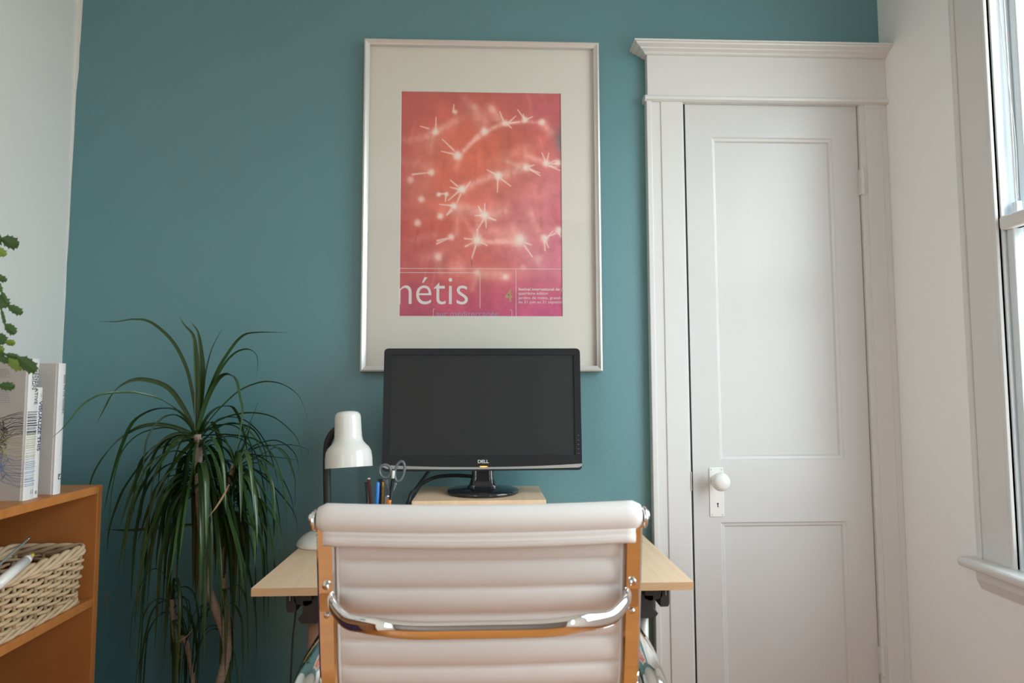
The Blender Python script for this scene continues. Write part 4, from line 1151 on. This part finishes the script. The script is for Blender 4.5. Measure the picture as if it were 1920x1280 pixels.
# ------------------------------------------------------------------ wicker basket
by1 = YE-TH-.030; by0 = 1.27; bx1 = XF-.002; bx0 = bx1-.185; bz0 = Z2; BH = .148
bask = thing('wicker_basket', ((bx0+bx1)/2, (by0+by1)/2, bz0), 'pale willow wicker basket on the middle board of the orange bookshelf', 'basket')
def perim(z, off=0, n=220):
    k = (z-bz0)/BH; fl = .008*k-.004
    x0, x1, y0, y1 = bx0-fl*.5+.004, bx1+fl-.007, by0-fl+.006, by1+fl-.006
    hx, hy = (x1-x0)/2+off, (y1-y0)/2+off; cx, cy = (x0+x1)/2, (y0+y1)/2
    rc = .022+off; segs = [hx*2-2*rc, hy*2-2*rc]; arc = PI/2*rc
    tot = 2*(segs[0]+segs[1])+4*arc
    return cx, cy, hx, hy, rc, tot
def pp_(s, z, off=0):
    """point at arc length s (on the mid line), pushed out by off"""
    cx, cy, hx, hy, rc, tot = perim(z)
    s %= tot; A = PI/2*rc
    L = [2*hx-2*rc, A, 2*hy-2*rc, A, 2*hx-2*rc, A, 2*hy-2*rc, A]
    starts = [(-hx+rc, -hy, 0), None, (hx, -hy+rc, 1), None, (hx-rc, hy, 2), None, (-hx, hy-rc, 3), None]
    dirs = [V((1, 0, 0)), V((0, 1, 0)), V((-1, 0, 0)), V((0, -1, 0))]; nor = [V((0, -1, 0)), V((1, 0, 0)), V((0, 1, 0)), V((-1, 0, 0))]
    cs = [(hx-rc, -hy+rc), (hx-rc, hy-rc), (-hx+rc, hy-rc), (-hx+rc, -hy+rc)]
    for i, l in enumerate(L):
        if s <= l+1e-9:
            if i % 2 == 0:
                st = starts[i]; k = i//2; p = V((cx+st[0], cy+st[1], z))+dirs[k]*s+nor[k]*off
            else:
                k = i//2; a = -PI/2+PI/2*k+s/rc; c = cs[k]; p = V((cx+c[0]+(rc+off)*math.cos(a), cy+c[1]+(rc+off)*math.sin(a), z))
            return p
        s -= l
    return V((cx, cy, z))
tot = perim(bz0+.07)[5]
NS = 34; step = tot/NS
b = B()
for k in range(NS):
    tube(b, [pp_((k+.5)*step, bz0+.004+(BH-.016)*t) for t in (0, .33, .66, 1)], .0042, 7)
obj('stakes', b, STAKEM, bask, smooth=True)
b = B(); rn = random.Random(2)
rows = [.0225+.0102*k for k in range(10)]
for ri, hz in enumerate(rows):
    z = bz0+hz; pts_ = []; M_ = NS*6; w0, w1 = rn.uniform(0, 6), rn.uniform(0, 6); lap = 1
    for k in range(M_):
        s = k*tot/M_; ph = PI*(s/step)+PI*ri
        pts_.append(pp_(s, z, .0052*math.sin(ph))+V((0, 0, .0014*math.sin(s*21+w0)+.0009*math.sin(s*57+w1))))
    tube(b, pts_, [.0043+.0006*math.sin(k*.05+w0) for k in range(M_)], 7, closed=True)
obj('weave', b, BASKETM, bask, smooth=True)
b = B()
for (hz, amp, rad, tw, strands) in ((BH-.020, .0080, .0054, 7, 4), (.009, .0055, .0046, 8, 3)):
    for q_ in range(strands):
        pts_ = []; M_ = 240
        for k in range(M_):
            s = k*tot/M_; a = 2*PI*tw*k/M_+2*PI*q_/strands
            pts_.append(pp_(s, bz0+hz, amp*.6*math.cos(a))+V((0, 0, amp*math.sin(a)*1.15)))
        tube(b, pts_, rad, 7, closed=True)
obj('braided_rim', b, BASKETD, bask, smooth=True)
b = B(); box(b, (bx0+.008, by0+.008, bz0+.001), (bx1-.010, by1-.008, bz0+.006)); obj('basket_bottom', b, STAKEM, bask)
# things in the basket
def rod(name, a_, c_, parts, label, cat):
    t = thing(name, a_, label, cat)
    for nm, m_, t0, t1, r0_, r1_ in parts:
        b = B(); p0_, p1_ = a_.lerp(c_, t0), a_.lerp(c_, t1)
        tube(b, [p0_, p0_.lerp(p1_, .5), p1_], [r0_, (r0_+r1_)/2, r1_], 14); obj(nm, b, m_, t, smooth=True)
    return t
ya_ = 1.52
p1_ = at(60, 1041, 1.47); p0_ = at(2, 1090, 1.36)
dirm = (p1_-p0_).normalized(); p0_ = p1_-dirm*.135
rod('highlighter', p0_, p1_, [('barrel', LAMPW, 0, .80, .0105, .0105), ('shoulder', LAMPW, .80, .93, .0105, .007), ('tip', YELLOWT, .91, 1.03, .0066, .0035)], 'white highlighter with yellow tip poking out of the wicker basket', 'marker')
p1_ = at(59, 1005, 1.53); p0_ = at(6, 1052, 1.45); dirm = (p1_-p0_).normalized(); 
rod('knitting_needle', p1_-dirm*.17, p1_, [('shaft', mat('grey_needle', (.30, .34, .34), .3), 0, .93, .0022, .0022), ('tip', STEEL, .93, 1, .0022, .0006)], 'thin grey rod leaning up out of the basket beside the highlighter', 'rod')
b = B(); box(b, (bx0+.03, 1.31, bz0+.012), (bx1-.03, 1.66, bz0+.082))  # dark block put in for the shade inside the basket
meta(obj('basket_shade_filler', b, mat('basket_shade_dark', (.025, .022, .022), .9), origin=(bx0+.09, 1.48, bz0+.012), bevel=.02, seg=3), 'dark pouch filling the inside of the wicker basket', 'filler')

# ------------------------------------------------------------------ strap leaves
def leaf(b, path, w, fold=.25, tipw=.0, side=None, mi=0):
    """tapering strap with a folded midrib"""
    P = [V(p) for p in path]; m = len(P); prev = None; L = 0
    acc = [0]
    for a_, c_ in zip(P, P[1:]): acc.append(acc[-1]+(c_-a_).length)
    for i in range(m):
        t = acc[i]/max(acc[-1], 1e-6)
        tg = (P[min(i+1, m-1)]-P[max(i-1, 0)]).normalized()
        s = side if side is not None else tg.cross(V((0, 0, 1)))
        if s.length < .15: s = prev_s if prev is not None else V((1, 0, 0))
        s = (s-tg*s.dot(tg)).normalized()
        if prev is not None and s.dot(prev_s) < 0: s = -s
        if prev is not None: s = (s*.4+prev_s*.6).normalized()
        prev_s = s
        ww = w*(.62+.38*min(1, t/.25))*(1-max(0, (t-.45)/.55)**1.7)+.0003
        up_ = s.cross(tg)
        row = [b.verts.new(P[i]-s*ww/2+up_*ww*fold), b.verts.new(P[i]), b.verts.new(P[i]+s*ww/2+up_*ww*fold)]
        if prev is not None:
            for k in range(2): b.faces.new((prev[k], prev[k+1], row[k+1], row[k])).material_index = mi
        prev = row
YPL = 1.785
def C4(x, y): return (x/3.048+120, y/3.048+580)
# ------------------------------------------------------------------ dragon tree
plant = thing('dragon_tree', (-.735, YPL, 0), 'large dragon tree with dark green drooping strap leaves in the corner left of the desk', 'plant')
b = B(); pc = (-.735, YPL, 0)
lathe(b, [(0, 0), (.115, 0), (.12, .004), (.155, .25), (.165, .252), (.165, .29), (.152, .29), (.150, .262), (0, .262)], pc, 48, cap=False); pot = obj('pot', b, POTM, plant, smooth=False)
b = B(); lathe(b, [(0, .272), (.150, .266)], pc, 32, cap=False); obj('soil', b, SOIL, pot)
def Q(px, py, y): return at(px, py, y)
tr1 = smoothpath([V((-.70, YPL+.01, .26)), V((-.695, YPL, .32)), V((-.69, YPL, .39)), Q(426, 1215, YPL), Q(408, 1150, YPL), Q(388, 1090, YPL), Q(380, 1000, YPL), Q(374, 930, YPL), Q(372, 860, YPL), Q(371, 812, YPL)], 8)
tr2 = smoothpath([Q(426, 1232, YPL+.002), Q(428, 1205, YPL+.008), Q(427, 1170, YPL+.02), Q(421, 1100, YPL+.03), Q(417, 1040, YPL+.03), Q(415, 990, YPL+.03), Q(425, 920, YPL+.02), Q(440, 868, YPL-.01)], 8)
tr3 = smoothpath([V((-.74, YPL+.04, .26)), V((-.79, YPL+.05, .50)), Q(330, 1200, YPL+.06), Q(322, 1120, YPL+.06)], 8)
for i, tr_ in enumerate((tr1, tr2, tr3)):
    b = B(); fine = []
    for a_, c_ in zip(tr_, tr_[1:]):
        for k in range(3): fine.append(a_.lerp(c_, k/3))
    tube(b, fine, [((.0112, .0075, .007)[i])*(1-.12*k/len(fine))+(.0007 if k % 3 == 0 else 0) for k in range(len(fine))], 14)
    obj('trunk', b, BARK, plant, smooth=True)
rn = random.Random(11)
def clampw(p):
    p = V(p); p.y = min(p.y, D-.012)
    if p.x < XF+.01: p.y = max(p.y, YE+.012)
    if p.z < ZD+.02 and p.x > ex0-.012: p.x = ex0-.012
    if p.z < ZD+.3 and p.x > ex0-.02 and p.y > 1.72: p.x = min(p.x, ex0-.012)
    return p
def explicit(b, pts, w, dy0=0, dy1=0, first=None, fold=.25, mi=0, clamp=True):
    pl_ = []
    n_ = len(pts)
    for i, (x, y) in enumerate(pts):
        t = i/(n_-1); px, py = C4(x, y); p = at(px, py, YPL+dy0*(1-t)+dy1*t+.02*math.sin(t*3))
        pl_.append(clampw(p) if clamp else p)
    if first is not None: pl_[0] = V(first)
    # strap seen mostly broadside in the arch, so its side vector is horizontal and across the run
    dirr = (pl_[-1]-pl_[0]); dirr.z = 0
    s = V((dirr.y, -dirr.x, 0)); s = s.normalized() if s.length > .02 else V((1, 0, 0))
    s = (s*.6+V((.6 if abs(dirr.x) < .1 else .15, -.5, .35))).normalized()
    leaf(b, smoothpath(pl_, 6), w, fold, side=s, mi=mi)
h1_ = tr1[-1]; h2_ = tr2[-1]; h3_ = tr3[-1]
b = B()
EX = [
 ([(765,700),(740,500),(700,330),(620,180),(500,75),(400,57),(300,70),(190,68)], .009, .0, .10),
 ([(765,700),(690,570),(600,450),(480,405),(380,410),(290,470),(235,560),(190,645)], .0125, 0, .06),
 ([(765,700),(700,620),(560,520),(430,480),(320,475),(200,490),(100,550),(0,670),(-70,735)], .0055, 0, -.33),
 ([(765,705),(700,695),(600,665),(500,660),(400,690),(280,780),(190,900),(150,995),(148,1080)], .011, 0, .06),
 ([(768,690),(765,450),(755,250),(740,150),(690,90),(660,45)], .0155, .0, .0),
 ([(772,690),(790,400),(785,250),(765,130),(725,70)], .017, .01, .0),
 ([(775,690),(795,560),(812,380),(850,220),(915,95)], .011, .01, .04),
 ([(770,690),(800,560),(870,380),(930,270),(1010,165),(1090,135),(1280,132)], .013, 0, -.12),
 ([(772,695),(820,520),(900,350),(970,260),(1040,230),(1090,250),(1105,300),(1100,395)], .013, 0, -.05),
 ([(772,690),(820,530),(880,410),(930,375),(975,400),(1000,500),(1015,600),(985,800)], .015, 0, -.14),
 ([(775,700),(830,640),(900,560),(1000,470),(1100,425),(1180,415),(1270,440),(1350,510),(1400,650)], .009, 0, -.02),
 ([(775,710),(820,680),(900,630),(1000,600),(1100,595),(1200,620),(1290,690),(1340,760),(1380,920)], .010, 0, -.10),
 ([(775,715),(840,685),(920,660),(1000,658),(1080,690),(1130,770),(1155,850),(1150,970)], .0115, 0, .05),
 ([(765,715),(700,712),(640,715),(570,750),(480,850),(420,960),(370,1080),(320,1240)], .012, 0, .02),
 ([(765,725),(690,725),(640,740),(590,800),(530,900),(500,1000),(480,1200),(470,1330)], .015, 0, -.10),
 ([(775,725),(850,720),(950,720),(1100,750),(1200,850),(1250,1000),(1270,1180)], .012, 0, -.10),
 ([(765,735),(720,790),(695,900),(670,1050),(645,1200),(620,1400),(590,1600)], .019, -.02, -.14),
 ([(768,735),(740,800),(720,950),(690,1100),(670,1280),(650,1480)], .017, -.02, -.16),
 ([(775,735),(820,900),(850,1050),(860,1200),(880,1400),(895,1700),(905,1900)], .017, -.02, -.14),
 ([(775,740),(850,850),(900,1050),(940,1200),(980,1350),(1010,1500),(1015,1700)], .019, -.02, -.17),
 ([(760,740),(640,780),(560,850),(470,980),(390,1130),(350,1300),(310,1500)], .014, 0, .03),
 ([(760,745),(660,830),(580,950),(540,1100),(510,1300),(470,1560)], .015, -.01, -.08),
 ([(765,740),(600,760),(500,800),(430,900),(400,1050),(400,1170)], .011, .02, .08),
 ([(765,748),(650,860),(560,1000),(480,1150),(420,1330)], .013, 0, .1),
 ([(760,740),(520,810),(360,1000),(290,1150),(255,1280),(245,1400)], .008, .03, .08),
 ([(770,1230),(680,1235),(520,1250),(380,1262),(235,1256)], .010, .06, .10),
]
for pts_, w_, a_, c_ in EX: explicit(b, pts_, w_, a_, c_, first=h1_+V((rn.uniform(-.005, .005), rn.uniform(-.006, .006), rn.uniform(-.015, .0))) if pts_[0][1] < 800 else None, clamp=(pts_[-1] != (-70, 735)))
def random_crown(b, base, n, lmin, lmax, w, spread=1.0, drop=.8, zfall=.12):
    for k in range(n):
        a = rn.uniform(0, 2*PI)
        if abs(math.cos(a)) < .42 and math.sin(a) < 0: a += PI
        L = rn.uniform(lmin, lmax); f = k/n
        p0_ = base-V((0, 0, zfall*f)); el = math.radians(60-85*f+rn.uniform(-14, 14))
        if math.sin(a) > .3: L *= .75
        d = V((math.cos(a), math.sin(a)*.8, 0)); pos = p0_.copy(); pts_ = [pos.copy()]; seg_ = L/9
        for i in range(9):
            pos = pos+(d*math.cos(el)*spread+V((0, 0, math.sin(el))))*seg_
            el -= math.radians(rn.uniform(9, 21)*drop)*(1.15 if el > -.9 else .35); el = max(el, -1.5)
            pos = clampw(pos); pts_.append(pos.copy())
        leaf(b, smoothpath(pts_, 3), w*rn.uniform(.75, 1.15), .22)
random_crown(b, h1_-V((0, 0, .03)), 58, .34, .60, .0135, .72, 1.25, .12)
random_crown(b, h1_-V((0, 0, .10)), 26, .34, .55, .0150, .60, 1.5, .06)
cr1 = obj('upper_crown', b, LEAF, plant, smooth=True)
b = B()
EX2 = [
 ([(985,850),(1000,780),(1040,700),(1080,610),(1112,520)], .009, 0, -.03),
 ([(990,850),(1040,760),(1060,690),(1075,640)], .012, 0, .03),
 ([(990,850),(1060,800),(1160,755),(1240,760),(1320,830),(1390,960)], .009, 0, .03),
 ([(990,845),(1060,835),(1130,838),(1250,850),(1410,862)], .0075, 0, .02),
 ([(990,850),(1070,800),(1180,780),(1300,775),(1400,800),(1490,850)], .006, .02, .1),
 ([(985,870),(1060,900),(1180,1000),(1270,1100),(1320,1180),(1345,1290)], .011, 0, .02),
 ([(985,880),(1080,960),(1160,1080),(1220,1200),(1260,1320)], .012, -.02, -.08),
 ([(980,900),(1010,960),(1030,1050),(1060,1180),(1080,1300),(1090,1500)], .017, -.02, -.14),
 ([(980,900),(1040,1000),(1100,1150),(1150,1270),(1190,1380),(1200,1450)], .014, -.02, -.12),
 ([(975,890),(930,960),(900,1100),(900,1250)], .011, 0, -.05),
 ([(985,850),(1060,830),(1160,870),(1240,960),(1300,1090),(1310,1200)], .009, .02, .06),
 ([(985,860),(1130,830),(1220,790),(1290,860),(1300,960)], .006, .02, .08),
 ([(980,900),(1080,1040),(1190,1180),(1240,1340),(1250,1420)], .012, -.03, -.12),
]
for pts_, w_, a_, c_ in EX2: explicit(b, pts_, w_, a_, c_, first=h2_+V((rn.uniform(-.005, .005), 0, rn.uniform(-.015, .004))))
random_crown(b, h2_-V((0, 0, .02)), 34, .28, .46, .0125, .66, 1.35, .13)
obj('side_crown', b, LEAF, plant, smooth=True)
b = B()
random_crown(b, h3_, 22, .28, .45, .010, .55, 1.7, .08)
random_crown(b, V((-.70, YPL+.04, h3_.z-.02)), 22, .25, .40, .009, .55, 1.7, .08)
obj('lower_crown', b, LEAF, plant, smooth=True)
b = B()
for pts_, w_, a_, c_ in (([(945,1000),(915,1060),(860,1140),(805,1205)], .0045, -.13, -.15), ([(240,1620),(238,1650),(246,1700),(243,1750)], .003, -.0, -.0), ([(738,1825),(700,1870),(640,1905)], .0035, -.16, -.17), ([(640,1960),(665,1990),(690,2010)], .004, -.12, -.12)):
    explicit(b, pts_, w_, a_, c_)
obj('dry_leaves', b, LEAFDRY, plant, smooth=True)

# ------------------------------------------------------------------ holiday cactus at the left edge
YX = 1.19
cpt = V((-1.10, YX-.02, ZT))
cac = thing('holiday_cactus', cpt, 'arching holiday cactus with flat toothed green segments at the left edge, above the books', 'plant')
b = B(); lathe(b, [(0, 0), (.052, 0), (.056, .004), (.072, .125), (.076, .127), (.076, .14), (.069, .14), (.066, .125), (0, .122)], cpt, 36, cap=False); cp_ = obj('pot', b, POTW, cac, smooth=False)
b = B(); lathe(b, [(0, .130), (.068, .124)], cpt, 24, cap=False); obj('soil', b, SOIL, cp_)
def segm(b, a_, c_, w, nrm, teeth=3):
    """one flattened toothed stem joint from a_ to c_"""
    d = c_-a_; L = d.length; d = d.normalized(); n = (nrm-d*nrm.dot(d)).normalized(); s = d.cross(n)
    prof_ = [(0, .12), (.10, .34), (.24, .66), (.30, .98), (.34, .74), (.50, .86), (.56, 1.08), (.60, .82), (.76, .84), (.86, 1.02), (.88, .62), (.95, .50), (1.0, .62), (.985, .2)]
    lf = [a_+d*L*t+s*w/2*x for t, x in prof_]; rt_ = [a_+d*L*t-s*w/2*x for t, x in prof_]
    k = len(prof_); th_ = .0014
    mid = [a_+d*L*t for t, x in prof_]
    for sg in (1, -1):
        L1 = [b.verts.new(p) for p in lf]; R1 = [b.verts.new(p) for p in rt_]; M1 = [b.verts.new(p+n*sg*th_*(1.3 if 0 < i < k-1 else .8)) for i, p in enumerate(mid)]
        for i in range(k-1):
            b.faces.new((L1[i], L1[i+1], M1[i+1], M1[i])); b.faces.new((M1[i], M1[i+1], R1[i+1], R1[i]))
def G(x, y, dep=0): return at(x, y, YX+dep)
top_c = cpt+V((0, 0, .13))
stems = [
  # (points from off-frame into view, width m, material)
  ([top_c, V((-1.08, YX-.03, ZT+.30)), V((-1.02, YX-.02, ZT+.44)), V((-.93, YX-.01, ZT+.50)), G(-22, 452), G(2, 447), G(33, 459)], .024, 0),
  ([V((-.93, YX-.01, ZT+.50)), G(-14, 462, -.01), G(9, 478, -.01)], .017, 1),
  ([top_c, V((-1.06, YX, ZT+.22)), V((-1.0, YX, ZT+.34)), G(-40, 505), G(-16, 515), G(11, 525)], .014, 0),
  ([G(-40, 505), G(-10, 520), G(2, 545), G(13, 568)], .010, 0),
  ([G(-36, 540), G(-14, 556), G(14, 572)], .024, 0),
  ([G(14, 572), G(40, 587)], .015, 0),
  ([G(-6, 560), G(2, 578), G(9, 607)], .009, 0),
  ([G(9, 607), G(28, 624)], .019, 0),
  ([G(-30, 620), G(-8, 626), G(9, 642)], .022, 0), ([G(9, 641), G(27, 643)], .013, 1), ([G(-20, 646), G(6, 656)], .014, 1),
  ([G(-44, 650), G(-18, 660), G(8, 664), G(34, 669)], .0105, 0), ([G(-14, 664), G(16, 678)], .014, 0),
  ([G(16, 672), G(42, 690)], .022, 1), ([G(33, 669, -.01), G(66, 694, -.01)], .024, 0),
  ([G(-26, 718), G(-4, 722), G(26, 725)], .017, 0),
]
ba, bl_ = B(), B()
for pts_, w_, mi in stems:
    for a_, c_ in zip(pts_, pts_[1:]):
        d = (c_-a_); n_ = max(1, round(d.length/.045))
        for k in range(n_):
            nr = V((rn.uniform(-.25, .25), -1, rn.uniform(-.2, .3)))
            segm(bl_ if mi else ba, a_+d*(k/n_), a_+d*((k+1.04)/n_), w_*rn.uniform(.95, 1.05), nr)
for k in range(14):     # the bulk of the plant, outside the picture
    a = rn.uniform(PI*.6, PI*1.75); el = rn.uniform(.9, 1.5); pos = top_c+V((rn.uniform(-.03, .03), rn.uniform(-.03, .03), 0))
    for i in range(8):
        q_ = pos+V((math.cos(a)*math.cos(el), math.sin(a)*math.cos(el), math.sin(el)))*.042
        q_.x = max(q_.x, XL+.02); segm(ba if i < 6 else bl_, pos, q_, .02, V((rn.uniform(-.5, .5), -1, .2))); pos = q_; el -= rn.uniform(.15, .4)
for p in (G(-36, 540), G(-30, 620), G(-44, 650), G(-26, 718), G(-20, 646)):   # carrying stems back to the pot
    w0 = [top_c, top_c.lerp(p, .35)+V((0, 0, .07)), top_c.lerp(p, .7)+V((0, 0, .07)), p]
    sp_ = smoothpath(w0, 3)
    for a_, c_ in zip(sp_, sp_[1:]): segm(ba, a_, c_, .013, V((.2, -1, .2)))
obj('stems', ba, CACT, cac); obj('young_stems', bl_, CACTL, cac)

# ------------------------------------------------------------------ light
w = bpy.data.worlds.new('sky'); SC.world = w; w.use_nodes = True
nt = w.node_tree; bg = nt.nodes['Background']
tc = nt.nodes.new('ShaderNodeTexCoord'); sx_ = nt.nodes.new('ShaderNodeSeparateXYZ'); nt.links.new(tc.outputs['Generated'], sx_.inputs[0])
cr = nt.nodes.new('ShaderNodeValToRGB'); mr = nt.nodes.new('ShaderNodeMapRange'); mr.inputs['From Min'].default_value = -1; mr.inputs['From Max'].default_value = 1
nt.links.new(sx_.outputs['Z'], mr.inputs['Value']); nt.links.new(mr.outputs[0], cr.inputs[0])
e = cr.color_ramp.elements; e[0].position = .30; e[0].color = (.30, .31, .29, 1); e[1].position = .75; e[1].color = (.82, .93, 1.0, 1)
x_ = e.new(.48); x_.color = (.44, .48, .47, 1); x_ = e.new(.52); x_.color = (.74, .82, .86, 1)
nt.links.new(cr.outputs[0], bg.inputs['Color']); bg.inputs['Strength'].default_value = 6.0
def portal(name, loc, rot, sx, sy):
    l = bpy.data.lights.new(name, 'AREA'); l.shape = 'RECTANGLE'; l.size = sx; l.size_y = sy; l.cycles.is_portal = True
    o = bpy.data.objects.new(name, l); COL.objects.link(o); o.location = loc; o.rotation_euler = rot
for wd in (W1, W2):
    portal('window_portal', (XR+WT+.01, (wd['y0']+wd['y1'])/2, (wd['z0']+wd['z1'])/2), (0, math.radians(90), 0), wd['z1']-wd['z0'], wd['y1']-wd['y0'])
portal('window_portal', (XL-T-.01, -1.55, (W3['z0']+W3['z1'])/2), (0, math.radians(-90), 0), W3['z1']-W3['z0'], 1.5)

SC.view_settings.view_transform = 'Standard'
SC.view_settings.look = 'None'
SC.view_settings.gamma = 1
SC.view_settings.use_curve_mapping = False
SC.view_settings.exposure = 0.78
SC.cycles.use_denoising = True
SC.cycles.max_bounces = 10
SC.cycles.diffuse_bounces = 6
SC.cycles.transparent_max_bounces = 12
SC.cycles.caustics_reflective = False
SC.cycles.sample_clamp_indirect = 6
